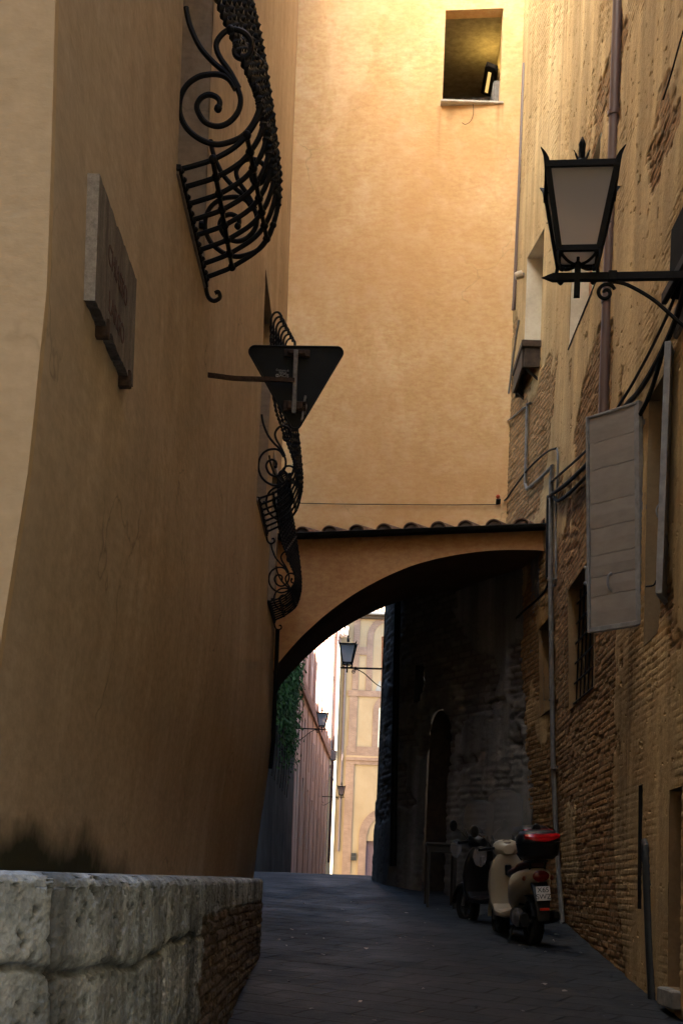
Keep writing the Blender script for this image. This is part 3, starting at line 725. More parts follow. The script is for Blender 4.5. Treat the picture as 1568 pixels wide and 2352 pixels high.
def shutter_window():
    wn, r = ropening('shutter', .32, plaster("brown_reveal",(.26,.19,.11),(.34,.25,.15),(.40,.31,.2),.3).m)
    y0, y1, z0, z1 = RH['shutter']; x = r[0][0]
    p = MB(); p.box((x+.30,y0-.1,z0-.1),(x+.33,y1+.1,z1+.1)); p.build("pane", M_glass, wn, True)
    # far leaf, opened towards the street
    hb = P(1474,1436,12.2); ht = P(1470,922,12.2); fb = P(1352,1447,12.68); ft = P(1355,963,12.68)
    zb, zt = (hb.z+fb.z)/2, (ht.z+ft.z)/2
    h = Vector((hb.x, 12.2, zb)); f = Vector((fb.x, 12.68, zb))
    def leaf(h, f, zt, side, up=None):
        u = (f-h); W = u.length; u.normalize(); n = Vector((u.y, -u.x, 0))*side     # n: face side
        ax = (up or Vector((0,0,1))).normalized(); Mx = Matrix((( u.x, n.x, ax.x, h.x), (u.y, n.y, ax.y, h.y), (0, 0, ax.z, h.z), (0,0,0,1))); Hh = zt - h.z
        lf = MB()
        zc = 0; cuts = [0, .30, .47, .66, .90, 1.12, 1.42, 1.66, Hh]; cuts = [c*Hh/1.9 if c != Hh else Hh for c in cuts]
        nx = 14
        for i in range(len(cuts)-1):          # planks with slightly wavy meeting edges
            a, b = cuts[i]+.002, cuts[i+1]-.002; vs = []; fs = []
            for k in range(nx+1):
                t = .035 + (W-.07)*k/nx; wv = lambda q: .0016*math.sin(q*31+t*19) + .0012*math.sin(q*57+t*47)
                za = a + (wv(cuts[i]) if i else 0); zb2 = b + (wv(cuts[i+1]) if i < len(cuts)-2 else 0)
                bow = .0012*math.sin(t*9+i*2)
                vs += [Mx @ Vector((t, .012+bow, za)), Mx @ Vector((t, .016+bow, (za+zb2)/2)), Mx @ Vector((t, .012+bow, zb2)), Mx @ Vector((t, -.02, zb2)), Mx @ Vector((t, -.02, za))]
            for k in range(nx):
                for q in range(5): fs.append((k*5+q, k*5+(q+1)%5, k*5+5+(q+1)%5, k*5+5+q))
            fs.append(tuple(range(5))); fs.append(tuple(nx*5+q for q in range(5)))
            lf.add(vs, fs)
        o = lf.build("shutter", M_paint, wn, True)
        fr = MB(); fr.box((-.005,-.022,-.012),(.03,.034,Hh+.01),.003,Mx); fr.box((.03,-.022,.02),(.058,.022,Hh-.02),.002,Mx); fr.box((W-.026,-.022,-.012),(W,.028,Hh+.01),.003,Mx); fr.box((.03,-.024,-.014),(W-.026,.026,.028),.002,Mx); fr.box((.03,-.018,Hh-.012),(W-.026,.024,Hh+.008),.002,Mx)
        return o, fr, Mx, W, Hh
    o, fr, Mx, W, Hh = leaf(h, f, zt, -1, ht-hb)
    zh = 0.33*Hh/1.9
    hd = MB(); hd.tube([Mx @ Vector(q) for q in smooth_path([(W*.55,.012,zh+.14),(W*.555,.04,zh+.13),(W*.565,.052,zh+.09),(W*.565,.052,zh+.05),(W*.555,.04,zh+.01),(W*.55,.012,zh)], 4)], .011, 6)
    hd.ball(Mx @ Vector((W*.55,.014,zh+.145)), .014, 8, 5, (1,.6,1)); hd.ball(Mx @ Vector((W*.55,.014,zh-.005)), .014, 8, 5, (1,.6,1))
    hgs = []
    for zz in (.2, .95, 1.68):
        hg = MB(); hgs.append(hg); hg.tube([Mx @ Vector((-.012,.0,zz)), Mx @ Vector((-.012,.0,zz+.08))], .012, 8); hg.box((-.05,-.006,zz+.02),(0,.006,zz+.06),0,Mx)
    la = MB(); la.box((W,-.01,.42),(W+.03,.02,.56),.004,Mx); la.ball(Mx @ Vector((W+.02,.02,.57)), .018); la.ball(Mx @ Vector((W+.018,.025,.43)), .018)
    pm = simple("grey_shutter_trim",(.27,.275,.28),.5)
    fr.build("shutter_frame", pm, wn, True); hd.build("handle", pm, wn, True); [q.build("hinge", pm, wn, True) for q in hgs]; la.build("latch", pm, wn, True)
    # near leaf, seen almost edge on
    h2 = P(1538,1350,11.35); f2 = P(1510,1372,10.82)
    o, fr, Mx, W, Hh = leaf(Vector((h2.x,11.35,zb-.02)), Vector((f2.x,10.82,zb-.02)), zt-.02, -1)
    hd = MB(); zh = .62; sd = 1
    hd.tube([Mx @ Vector(q) for q in smooth_path([(W*.5,-.02,zh+.14),(W*.5,-.06,zh+.13),(W*.5,-.085,zh+.08),(W*.5,-.06,zh+.01),(W*.5,-.02,zh)], 4)], .007, 6)
    fr.build("shutter_frame", pm, wn, True); hd.build("handle", pm, wn, True)
    hk = MB(); q0 = onR(1490,1350,-.02); hk.tube(smooth_path([P(1483,1347,11.9), P(1500,1344,11.7), P(1507,1332,11.6), P(1515,1328,11.5), P(1570,1329,10.6)], 4), .007, 6); hk.build("shutter_stay", M_iron, wn, True)
shutter_window()

# ================================================================== passage beyond the arch (right side)
PB = thing("stone_building", "dark rough stone building on the right beyond the arch", "building", (1.2, 22.5, 1.5))
_pt = np.array([0, .25, .62, .80, 1.0]); _pyb = np.array([19.15, 20.0, 22.4, 23.4, 24.9]); _pxb = np.array([2.76, 2.55, 1.18, .66, .42]); _pxt = np.array([2.42, 2.36, 1.20, .72, .47])
def pas(t, z):
    y = np.interp(t, _pt, _pyb); k = np.clip((z-1.5)/4.5, 0, 1); return np.interp(t, _pt, _pxb)*(1-k) + np.interp(t, _pt, _pxt)*k, y
def onP(px, py, out=0.0):
    a, b = ab(px, py); best = None
    for t in np.linspace(0, 1, 900):
        y = float(np.interp(t, _pt, _pyb)); z = EYE + b*y/F; x = float(pas(t, z)[0]); e = abs(a*y/F - x)
        if best is None or e < best[0]: best = (e, t, x, y, z)
    return best[1:]
_w0 = onP(951,1580); _w1 = onP(971,1570); _d0 = onP(978,1900); _d1 = onP(1028,1900)
PWIN = (_w1[0], _w0[0], onP(961,1612)[3], onP(961,1526)[3]); PDOOR = (_d1[0], _d0[0], 1.35, onP(1003,1632)[3])
def passage():
    holes = [PWIN]
    dc, dw = (PDOOR[0]+PDOOR[1])/2, (PDOOR[1]-PDOOR[0])/2; dsp = PDOOR[3] - .42
    ts = lines(0, 1, 1/210, PWIN[:2] + PDOOR[:2]); zs = lines(1.0, 9.2, .025, PWIN[2:])
    tt, zz = np.meshgrid(ts, zs, indexing='ij'); X, Y = pas(tt, zz)
    d, e, mo, tone = masonry(tt*7.0, zz, .0, 19, .095, .33, 2.2)
    def keep(a, b):
        m = inholes(a, b, holes)
        top = dsp + .42*np.sqrt(np.clip(1-((a-dc)/dw)**2, 0, 1))
        cap = np.interp(np.interp(a, _pt, _pyb), [20, 21.6, 21.7, 24.4, 24.5], [6.4, 6.55, 6.9, 6.9, 9.3])
        return m & ~((np.abs(a-dc) < dw) & (b < top)) & (b < cap)
    grid_mesh("street_wall", ts, zs, lambda a, b: (X - d*.85, Y - d*.5, b), keep, M_pass, PB, dict(expo=e, mort=mo, tone=tone))
    g = lambda t, z: Vector((float(pas(t,z)[0]), float(pas(t,z)[1]), z)); inn = Vector((.35,.22,0))
    t0, t1, z0, z1 = PWIN; mb = MB(); reveal_box(mb, [g(t0,z0),g(t1,z0),g(t1,z1),g(t0,z1)], inn); mb.quad(*(q+inn for q in (g(t0,z0),g(t1,z0),g(t1,z1),g(t0,z1)))); mb.build("window", M_dark, PB, True)
    t0, t1, z0, z1 = PDOOR; pts = [g(t0,z0)] + [g(dc - dw*math.cos(a), dsp + .42*math.sin(a)) for a in [math.pi*j/12 for j in range(13)]] + [g(t1,z0)]
    mb = MB(); reveal_box(mb, pts, inn*1.2); dr = mb.build("doorway", M_wooddk, PB, True)
    mb = MB(); mb.poly([p+inn*1.2 for p in pts]); mb.build("door", M_wooddk, dr, True)
    mb = MB(); q = g(t0+.02, 2.0)+inn*.7; mb.box((q.x-.05,q.y-.09,1.35),(q.x+.05,q.y+.09,dsp-.1),.005); mb.build("door_post", simple("door_post",(.05,.04,.03)), dr, True)
    # far corner and return wall, closed top
    mb = MB(); mb.quad((.42,24.9,1.2),(6,25.6,1.2),(6,25.6,9.2),(.47,24.9,9.2)).quad((.5,24.62,9.2),(.47,24.9,9.2),(6,25.6,9.2),(6,24.62,9.2)).quad((6,21.4,1.2),(6,25.6,1.2),(6,25.6,9.2),(6,21.4,9.2)); mb.build("end_wall", M_pass, PB, True)
passage()
# ================================================================== the sunlit street beyond the arch
def brick_mat(name, c1, c2, mortar, w=.26, h=.075, ms=.012):
    m = Mat(name, .9, 0, .15); s = m.sep(); cb = m.n.new('ShaderNodeCombineXYZ')
    m.L(m.math('ADD', s[0], s[1]), cb.inputs[0]); m.L(s[2], cb.inputs[1])
    br = m.n.new('ShaderNodeTexBrick'); m.L(cb.outputs[0], br.inputs['Vector']); br.inputs['Scale'].default_value = 1
    br.inputs['Brick Width'].default_value = w; br.inputs['Row Height'].default_value = h; br.inputs['Mortar Size'].default_value = ms
    br.inputs['Color1'].default_value = (*c1, 1); br.inputs['Color2'].default_value = (*c2, 1); br.inputs['Mortar'].default_value = (*mortar, 1)
    c = m.mix(m.ramp(m.noise(1.2, 6, .65), [(.35, .5), (.65, 0)]), br.outputs['Color'], tuple(x*.55 for x in c1))
    m.color(c); m.bump(br.outputs['Fac'], .3, .01); return m.m
M_brickfar = brick_mat("pink_brick", (.22,.135,.10), (.27,.17,.125), (.27,.205,.16))
M_yellow = plaster("yellow_plaster", (.265,.19,.115), (.305,.225,.14), (.34,.26,.17), .2, big=.5).m
M_beige = plaster("beige_plaster", (.34,.28,.18), (.40,.33,.22), (.44,.37,.26), .25, big=.5).m
M_pink = plaster("pink_plaster", (.60,.40,.29), (.70,.48,.355), (.75,.54,.41), .35, big=.4).m
M_redbrick = brick_mat("red_brick", (.48,.26,.18), (.54,.31,.22), (.50,.36,.27))
M_stonefar = plaster("dark_garden_wall", (.07,.06,.05), (.11,.095,.08), (.16,.14,.12), .15, big=.6, zs=.8).m
M_fartile = simple("sunny_tile", (.42,.30,.21), .9, 0, .4, 3, .5)
M_cement = simple("bare_cement", (.27,.26,.24), .9, 0, .2, 2)

# garden wall with ivy
def garden():
    g = thing("garden_wall", "dark stone garden wall overgrown with ivy beyond the arch on the left", "wall", (-2.3, 25, 1))
    ys = lines(24.7, 53.4, .25); zs = lines(-.6, 8.6, .2)
    yy, zz = np.meshgrid(ys, zs, indexing='ij'); r = .10*(fbm(yy*1.4, zz*1.8, 3)-.5)
    grid_mesh("wall_face", ys, zs, lambda y, z: (-2.2 + r, y, z), None, M_stonefar, g)
    mb = MB(); mb.box((-2.6,24.7,8.58),(-2.12,53.4,8.7)); mb.build("coping", M_stonefar, g, True)
    mb = MB(); mb.quad((-2.6,24.7,-1),(-2.6,53.4,-1),(-2.6,53.4,8.6),(-2.6,24.7,8.6)); mb.build("rear_face", M_stonefar, g, True)
    leaf = Mat("ivy_leaf", .6, 0, .3); rn = leaf.n.new('ShaderNodeNewGeometry'); leaf.color(leaf.ramp(rn.outputs['Random Per Island'], [(0,(.02,.06,.01)),(.5,(.04,.11,.018)),(1,(.075,.17,.03))]))
    leaf.b.inputs['Subsurface Weight'].default_value = 0
    iv = thing("ivy", "green ivy hanging over the top of the dark garden wall", "ivy", (-2.1, 40, 5))
    rnd = random.Random(4); vs = []; fs = []; mb = MB()
    cl = []
    for i in range(75):
        y = rnd.uniform(33, 47); z = 8.8 - abs(rnd.gauss(0, 1.5)); z = max(z, 3.6 + .0*y); cl.append((y, z, rnd.uniform(.35,.8)))
    for y, z, r in cl:
        for k in range(95):
            p = Vector((-2.12 + abs(rnd.gauss(0,.16)), y + rnd.gauss(0, r*.8), z + rnd.gauss(0, r*.7)))
            if p.z < 2.6: continue
            sz = rnd.uniform(.05,.10); n = Vector((1, rnd.uniform(-.8,.4), rnd.uniform(-.3,.9))).normalized(); t = n.orthogonal().normalized(); t.rotate(Matrix.Rotation(rnd.uniform(0,6.28),3,n)); b = n.cross(t)
            mb.add([p-t*sz, p-b*sz*.6+n*.01, p+t*sz*1.2, p+b*sz*.6+n*.01], [(0,1,2,3)])
    me_o = mb.build("foliage", leaf.m, iv, True)
    st = MB()
    for k in range(9):
        y = 34 + k*1.5; st.tube(smooth_path([(-2.10, y, 4.4), (-2.08, y+.3, 5.2), (-2.08, y-.25, 6.6), (-2.06, y+.2, 8.3)], 4), [.012]*12 + [.006], 5)
    st.build("stem", M_wooddk, iv, True)
garden()

# long pink facade on the left
def pinkx(y): return -2.19 + (y-55)*.0239
def pink():
    b = thing("pink_building", "long pink plastered building with brick pilasters seen through the arch", "building", (-2.2, 53.5, 0))
    Y0, Y1 = 53.5, 86.7; pil = [Y0 + .3 + i*4.05 for i in range(9)]
    H = []
    for i in range(8):
        c = pil[i] + 2.03; H += [(c-.55, c+.55, 3.4-.055*(c-56), 6.3-.055*(c-56)), (c-.55, c+.55, 6.9-.03*(c-56), 8.7-.03*(c-56)), (c-.5, c+.5, 11.4, 13.6)]
    ys = lines(Y0, Y1, .6, [v for h in H for v in h[:2]]); zs = lines(-4, 19, .6, [v for h in H for v in h[2:]])
    grid_mesh("street_wall", ys, zs, lambda y, z: (-2.19+(y-55)*.0239, y, z), lambda a, c: inholes(a, c, H), M_pink, b)
    for h in H:
        mb = MB(); xs = [pinkx(h[0]), pinkx(h[1])]
        reveal_box(mb, [(xs[0],h[0],h[2]),(xs[1],h[1],h[2]),(xs[1],h[1],h[3]),(xs[0],h[0],h[3])], (-.3,0,0)); wn = mb.build("window", M_pink, b, True)
        p = MB(); p.quad((xs[0]-.28,h[0]-.05,h[2]-.05),(xs[1]-.28,h[1]+.05,h[2]-.05),(xs[1]-.28,h[1]+.05,h[3]+.05),(xs[0]-.28,h[0]-.05,h[3]+.05)); p.build("pane", M_glass, wn, True)
    for y in pil:
        mb = MB(); x = pinkx(y); mb.box((x-.05,y-.32,-4),(x+.018,y+.32,9.3)); mb.box((x-.05,y-.28,9.9),(x+.03,y+.28,19)); mb.build("pilaster", M_redbrick, b, True)
        mb = MB(); mb.box((x-.05,y+.55,9.9),(x+.04,y+.95,19)); mb.box((x-.05,y-.95,9.9),(x+.04,y-.55,19)); mb.build("brick_strip", M_redbrick, b, True)
    for z0, z1, o in ((9.3,9.62,.10),(9.62,9.9,.06),(18.4,18.7,.25),(18.7,19.1,.45)):
        mb = MB(); mb.prism([(pinkx(Y0)+o,Y0,z0),(pinkx(Y1)+o,Y1,z0),(pinkx(Y1)-.1,Y1,z0),(pinkx(Y0)-.1,Y0,z0)], (0,0,z1-z0)); mb.build("string_course", M_redbrick, b, True)
    mb = MB(); mb.quad((-9,Y0,-4),(pinkx(Y0),Y0,-4),(pinkx(Y0),Y0,19),(-9,Y0,19)).quad((-9,Y1,-4),(pinkx(Y1),Y1,-4),(pinkx(Y1),Y1,19),(-9,Y1,19)).quad((-9,Y0,19.1),(pinkx(Y0),Y0,19.1),(pinkx(Y1),Y1,19.1),(-9,Y1,19.1)).quad((-9,Y0,-4),(-9,Y1,-4),(-9,Y1,19),(-9,Y0,19))
    mb.build("side_wall", M_pink, b, True)
    mb = MB(); x = pinkx(86.4); mb.tube([(x+.2,86.4,17),(x+.2,86.4,3.0)], .09, 8); dp = mb.build("downpipe", M_pipebrown, b, True)
    mb = MB(); mb.box((x+.05,86.2,9.2),(x+.42,86.6,9.8),.03); mb.build("pipe_hopper", M_pipegrey, b, True)
pink()

# beige house with the sunlit return wall, yellow facade closing the street
def frontal(D, x, y): return P(x, y, D)
def rect(mb, D, x0, y0, x1, y1, proud=0.0, th=.12):
    a, b = P(x0, y1, D), P(x1, y0, D); mb.box((a.x, D-proud, a.z), (b.x, D-proud+th, b.z)); return mb
def xat(x, y): return x    # column position given at this image row
def beige():
    D = 91.0
    b = thing("beige_house", "narrow beige house with a sunlit corner strip at the end of the street", "building", (-1.4, D, -3))
    x0, x1 = P(750,1700,D).x - 4, P(769,1700,D).x; top = P(770,1461,D).z
    mb = MB(); mb.quad((x0,D,-6),(x1,D,-6),(x1,D,top),(x0,D,top)); mb.build("front_wall", M_beige, b, True)
    mb = MB(); mb.quad((x1,D,-6),(x1+.05,D+9.5,-6),(x1+.05,D+9.5,top),(x1,D,top)); mb.build("side_wall", M_beige, b, True)
    mb = MB(); mb.quad((x0,D-.3,top-.05),(x1+.5,D-.3,top-.05),(x1+.5,D+9,top+2.2),(x0,D+9,top+2.2)); mb.quad((x1+.5,D-.3,top-.05),(x1+.5,D+9,top+2.2),(x0,D+9,top-.1),(x0,D-.3,top-.1))
    for k in range(16): 
        xx = x1 + .45 - k*.3; mb.tube([(xx,D-.32,top),(xx,D+9,top+2.25)], .11, 8)
    mb.build("roof", M_fartile, b, True)
    for (ya, yb) in ((1554,1563),(1722,1736),(1757,1764)):
        q = MB(); za, zb = P(765,yb,D).z, P(765,ya,D).z; q.box((x0,D-.08,za),(x1+.02,D+.02,zb)); q.build("string_course", M_brickfar, b, True)
    q = MB(); a, c = P(758,1720,D), P(769,1590,D); q.box((x0+2,D-.015,a.z),(x1-.01,D+.01,c.z)); q.build("cement_patch", M_cement, b, True)
    q = MB(); q.box((x0,D-.2,top-.5),(x1+.15,D+.02,top-.05)); q.build("cornice", M_brickfar, b, True)
    q = MB(); za = P(760,1786,D).z
    c = Vector((x1-.35, D-.06, za)); q.tube([c+Vector((-.25,0,.1)), c, c+Vector((.2,0,.25)), c+Vector((.15,-.1,.5))], .05, 6); q.ball(c+Vector((-.25,-.05,.05)), .14); q.ball(c+Vector((.3,-.05,-.1)), .13); q.build("cable_insulator", M_pipegrey, b, True)
beige()
def yellow():
    D = 100.0
    b = thing("yellow_palazzo", "yellow palazzo facade with brick pilasters and arches closing the street", "building", (1, D, -4))
    g = lambda x, y: P(x, y, D)
    Xc = lambda x, y: g(x, y).x
    top = g(850,1414).z; XL_, XR_ = Xc(780,1700)-3, Xc(885,1700)+6
    za = [g(850, y).z for y in (1487,1505,1583,1594,1716,1730,1738,1748,1757)]
    # openings: window and door under arches
    wx = Xc(876,1690); wz0, wz1 = g(880,1738).z, g(880,1636).z; dx0 = Xc(840,1950); dz1 = g(850,1930).z
    Hs = [(wx, wx+1.0, wz0, wz1), (dx0, dx0+2.6, -6, dz1-.05)]
    xs = lines(XL_, XR_, .5, [v for h in Hs for v in h[:2]]); zs = lines(-6, top, .5, [v for h in Hs for v in h[2:]])
    grid_mesh("front_wall", xs, zs, lambda x, z: (x, D + 0*x, z), lambda a, c: inholes(a, c, Hs), M_yellow, b)
    for i, h in enumerate(Hs):
        mb = MB(); reveal_box(mb, [(h[0],D,h[2]),(h[1],D,h[2]),(h[1],D,h[3]),(h[0],D,h[3])], (0,.3,0)); w_ = mb.build("window" if i == 0 else "doorway", M_beige, b, True)
        p = MB(); p.box((h[0]-.1,D+.25,h[2]-.1),(h[1]+.1,D+.3,h[3]+.1)); p.build("pane" if i == 0 else "door", M_glass if i == 0 else simple("plum_door",(.12,.07,.075)), w_, True)
    q = MB(); q.box((wx-.35,D-.12,wz0-.14),(wx+1.3,D+.02,wz0)); q.build("sill", M_reveal, b, True)
    q = MB(); q.box((wx-.28,D-.03,wz0),(wx-.001,D+.02,wz1+.3)); q.build("window_surround", M_reveal, b, True)
    def pil(x0, x1, yref, zlo, zhi, pr):
        q = MB(); q.box((Xc(x0,yref),D-pr,zlo),(Xc(x1,yref),D+.02,zhi)); q.build("pilaster", M_brickfar, b, True)
    pil(812, 826, 1470, za[3]+.25, top, .06); pil(800.5, 819, 1660, za[5], za[3]-.22, .10); pil(789, 808.5, 1880, -6, za[8], .12)
    pil(842, 856, 1500, za[3]+.25, g(850,1462).z, .05); pil(854, 867.5, 1690, za[4], g(850,1632).z, .05); pil(822.5, 839.5, 1960, -6, g(830,1918).z, .10)
    def archring(cx, z, ri, ro, pr, name):
        q = MB(); n = 22; r1 = []; 
        for j in range(n+1):
            a = math.pi - math.pi*j/n
            i_, o_ = Vector((cx+ri*math.cos(a), D, z+ri*math.sin(a))), Vector((cx+ro*math.cos(a), D, z+ro*math.sin(a)))
            r1.append([i_+Vector((0,.02,0)), o_+Vector((0,.02,0)), o_-Vector((0,pr,0)), i_-Vector((0,pr,0))])
        q.loft(r1, smooth=False); q.build("brick_arch", M_brickfar, b, True)
    s = D/F
    xl = Xc(842,1500); archring(xl + 48*s, g(850,1462).z, 34*s, 48*s, .05, "")
    xl = Xc(854,1690); archring(xl + 38*s, g(850,1632).z, 25*s, 38*s, .05, "")
    xl = Xc(822.5,1960); archring(xl + 66*s, g(830,1918).z, 47*s, 66*s, .10, "")
    for z0, z1, pr, m in ((za[1],za[0],.08,M_brickfar),(za[3]-.2,za[3]+.22,.14,M_brickfar),(za[5]-.2,za[4],.08,M_brickfar),(za[6]-.1,za[5]-.2,.18,M_yellow),(za[7],za[6]-.1,.24,M_brickfar),(za[8],za[7],.14,M_brickfar)):
        q = MB(); q.box((Xc(797,1660),D-pr,z0),(Xc(842,1500) if z1 == za[0] else XR_,D+.02,z1)); q.build("string_course", m, b, True)
    q = MB(); q.box((XL_,D-.35,top-.25),(XR_,D+.02,top)); q.build("eave", M_wooddk, b, True)
    q = MB(); zt = top + .05; q.quad((XL_,D-.6,zt),(XR_,D-.6,zt),(XR_,D+7,zt+2.6),(XL_,D+7,zt+2.6))
    n = int((XR_-XL_)/.28)
    for k in range(n):
        xx = XL_ + .14 + k*.28
        for j in range(6):
            f0, f1 = j/14, (j+1.1)/14; q.tube([(xx,D-.62+7.6*f0,zt+.02+2.6*f0),(xx+.01,D-.62+7.6*f1,zt+.02+2.6*f1)], [.12,.10], 7)
    q.build("roof", M_fartile, b, True)
    q = MB(); q.tube([(XL_,D-.66,zt-.02),(XR_,D-.66,zt-.02)], .09, 8); q.build("gutter", M_pipegrey, b, True)
    q = MB(); q.tube([g(794,1500)+Vector((0,-.14,0)), g(776,1955)+Vector((0,-.14,0))], .085, 8); q.build("downpipe", M_pipebrown, b, True)
    q = MB(); a, c = g(858,1592), g(886,1562); pts = [(a.x+.05,a.z),(a.x+.8,a.z+.2),(c.x,a.z+.25),(c.x,c.z),(a.x+.35,c.z-.1),(a.x+.2,(a.z+c.z)/2)]
    q.prism([(x, D-.012, z) for x, z in pts], (0,.03,0)); q.build("cement_patch", M_cement, b, True)
    mb = MB(); mb.quad((XR_,D,-6),(XR_,D+8,-6),(XR_,D+8,top),(XR_,D,top)).quad((XL_,D+.4,-6),(XL_,D+8,-6),(XL_,D+8,top),(XL_,D+.4,top)); mb.build("side_wall", M_yellow, b, True)
    t = thing("notice_board", "small black notice board between brick piers on the yellow facade", "sign", tuple(g(811,1976)))
    a, c = g(805.5,1976), g(817,1960); q = MB(); q.box((a.x,D-.20,a.z),(c.x,D-.002,c.z),.01); q.build("panel", simple("notice_black",(.012,.011,.011)), t, True)
    q = MB(); m_ = (a.z+c.z)/2; q.box((a.x+.02,D-.206,m_-.008),(c.x-.02,D-.201,m_+.008)); q.build("divider", M_pipegrey, t, True)
yellow()

# farther building on the right whose edge shows past the stone corner
def far_right():
    b = thing("shuttered_building", "tall building beyond the stone corner with a green louvred shutter at its edge", "building", (.9, 27, 1.5))
    fx = lambda y: .0212*y
    mb = MB(); mb.quad((fx(33),33,-1),(fx(68),68,-4),(fx(68),68,15.4),(fx(33),33,15.4)); mb.quad((fx(68),68,-4),(fx(90),90,-5),(fx(90),90,13.6),(fx(68),68,13.6)); mb.build("street_wall", M_pass, b, True)
    mb = MB(); mb.quad((fx(33),33,-1),(9,33,-1),(9,33,15.4),(fx(33),33,15.4)).quad((fx(90),90,-5),(9,90,-5),(9,90,13.6),(fx(90),90,13.6)).quad((9,33,-1),(9,90,-5),(9,90,15.4),(9,33,15.4)); mb.build("side_wall", M_pass, b, True)
    mb = MB(); mb.quad((fx(33)-.3,32.8,15.4),(fx(68)-.3,68,15.4),(9,68,15.5),(9,32.8,15.5)).quad((fx(68)-.3,68,13.6),(fx(90)-.3,90.2,13.6),(9,90.2,13.7),(9,68,13.7)).quad((fx(68),68,13.6),(9,68,13.6),(9,68,15.4),(fx(68),68,15.4)); mb.build("roof", M_tile, b, True)
    mb = MB(); mb.box((7.0,24.0,-1),(11,34.5,19)); mb.build("sun_blocker", M_pass, b, True)  # unseen block added to keep the sun off the garden wall
    m = simple("green_shutter",(.03,.065,.05))
    a0, a1 = P(881.5,1479,40.5), P(893,1370,40.5); q = MB(); n = 34
    q.box((a0.x,40.45,a0.z),(a0.x+.03,40.50,a1.z)); q.box((a1.x-.03,40.45,a0.z),(a1.x,40.50,a1.z))
    for i in range(n):
        z = a0.z + (a1.z-a0.z)*(i+.5)/n; q.box((a0.x+.03,40.44,z-.012),(a1.x-.03,40.51,z+.008))
    q.build("shutter", m, b, True)
    q = MB(); q.tube(smooth_path([P(891,1380,36.5),P(888.5,1480,36.5),P(885,1570,36.5),P(886,1588,36.5),P(893,1596,36.5)],6), .055, 8); pi = q.build("downpipe", simple("teal_pipe",(.05,.065,.07)), b, True)
    q = MB(); q.tube([P(889.5,1462,36.45),P(888,1484,36.45)], [.062,.066], 10); q.build("pipe_collar", M_pipegrey, b, True)
far_right()

# unseen block added behind the viewer to shade the corner and the alley floor
def behind():
    b = thing("shade_block", "plain ochre block added unseen behind the viewer to shade the alley", "building", (0, -5.2, 0))
    mb = MB(); mb.box((-26,-12,-2),(16,-5.2,21)); mb.build("wall", M_back.m, b, True)
    mb = MB(); mb.box((-26.4,-12,21),(16.4,-4.8,21.2)); mb.build("roof", M_tile, b, True)
behind()
# land falling away towards the valley
hb = MB(); hb.quad((-900,-900,-25),(900,-900,-25),(900,900,-25),(-900,900,-25)); struct(hb.build("terrain", simple("valley_ground",(.10,.10,.06)), None))
# ================================================================== iron window cages
def crop_px(pts, ox, oy, k):          # points read off an enlarged view -> layout pixels
    return [((ox + x/k)*.79032, (oy + y/k)*.79032) for x, y in pts]
_D0 = 8.40
def to_local(pts):                    # curve in the near side panel -> (out, up)
    r = []
    for x, y in pts:
        p = P(x, y, _D0); r.append((p.x + 1.17, p.z - 5.80))
    return r
_c1 = lambda pts: to_local(crop_px(pts, 480, 0, 3.92))
SC_S = _c1([(235,60),(255,180),(300,320),(400,520),(550,690),(680,800),(790,930),(850,1070),(850,1190),(800,1300),(700,1390),(580,1420),(450,1370),(375,1260),(360,1170),(410,1090),(500,1055),(590,1090),(620,1150),(600,1215)])
SC_B = _c1([(800,1000),(740,900),(680,850),(600,825),(500,825),(380,850),(260,930),(185,1050),(160,1200),(185,1330),(260,1460),(400,1570),(560,1625),(700,1610),(850,1550),(950,1460),(1030,1330),(1075,1200)])
SC_T = _c1([(835,980),(740,800),(640,660),(590,560),(580,480),(620,400),(700,330),(800,315),(900,350),(970,430),(980,530),(940,610),(880,645),(810,620),(785,560),(810,510)])
PR_N = [(0,0),(.10,.03),(.23,.08),(.37,.18),(.47,.34),(.46,.47),(.37,.66),(.285,.84),(.20,1.05),(.13,1.4),(.10,2.0)]
PR_F = [(0,0),(.10,.04),(.22,.10),(.40,.24),(.49,.45),(.505,.70),(.45,1.1),(.376,1.49),(.32,1.75),(.245,2.03),(.20,2.3)]
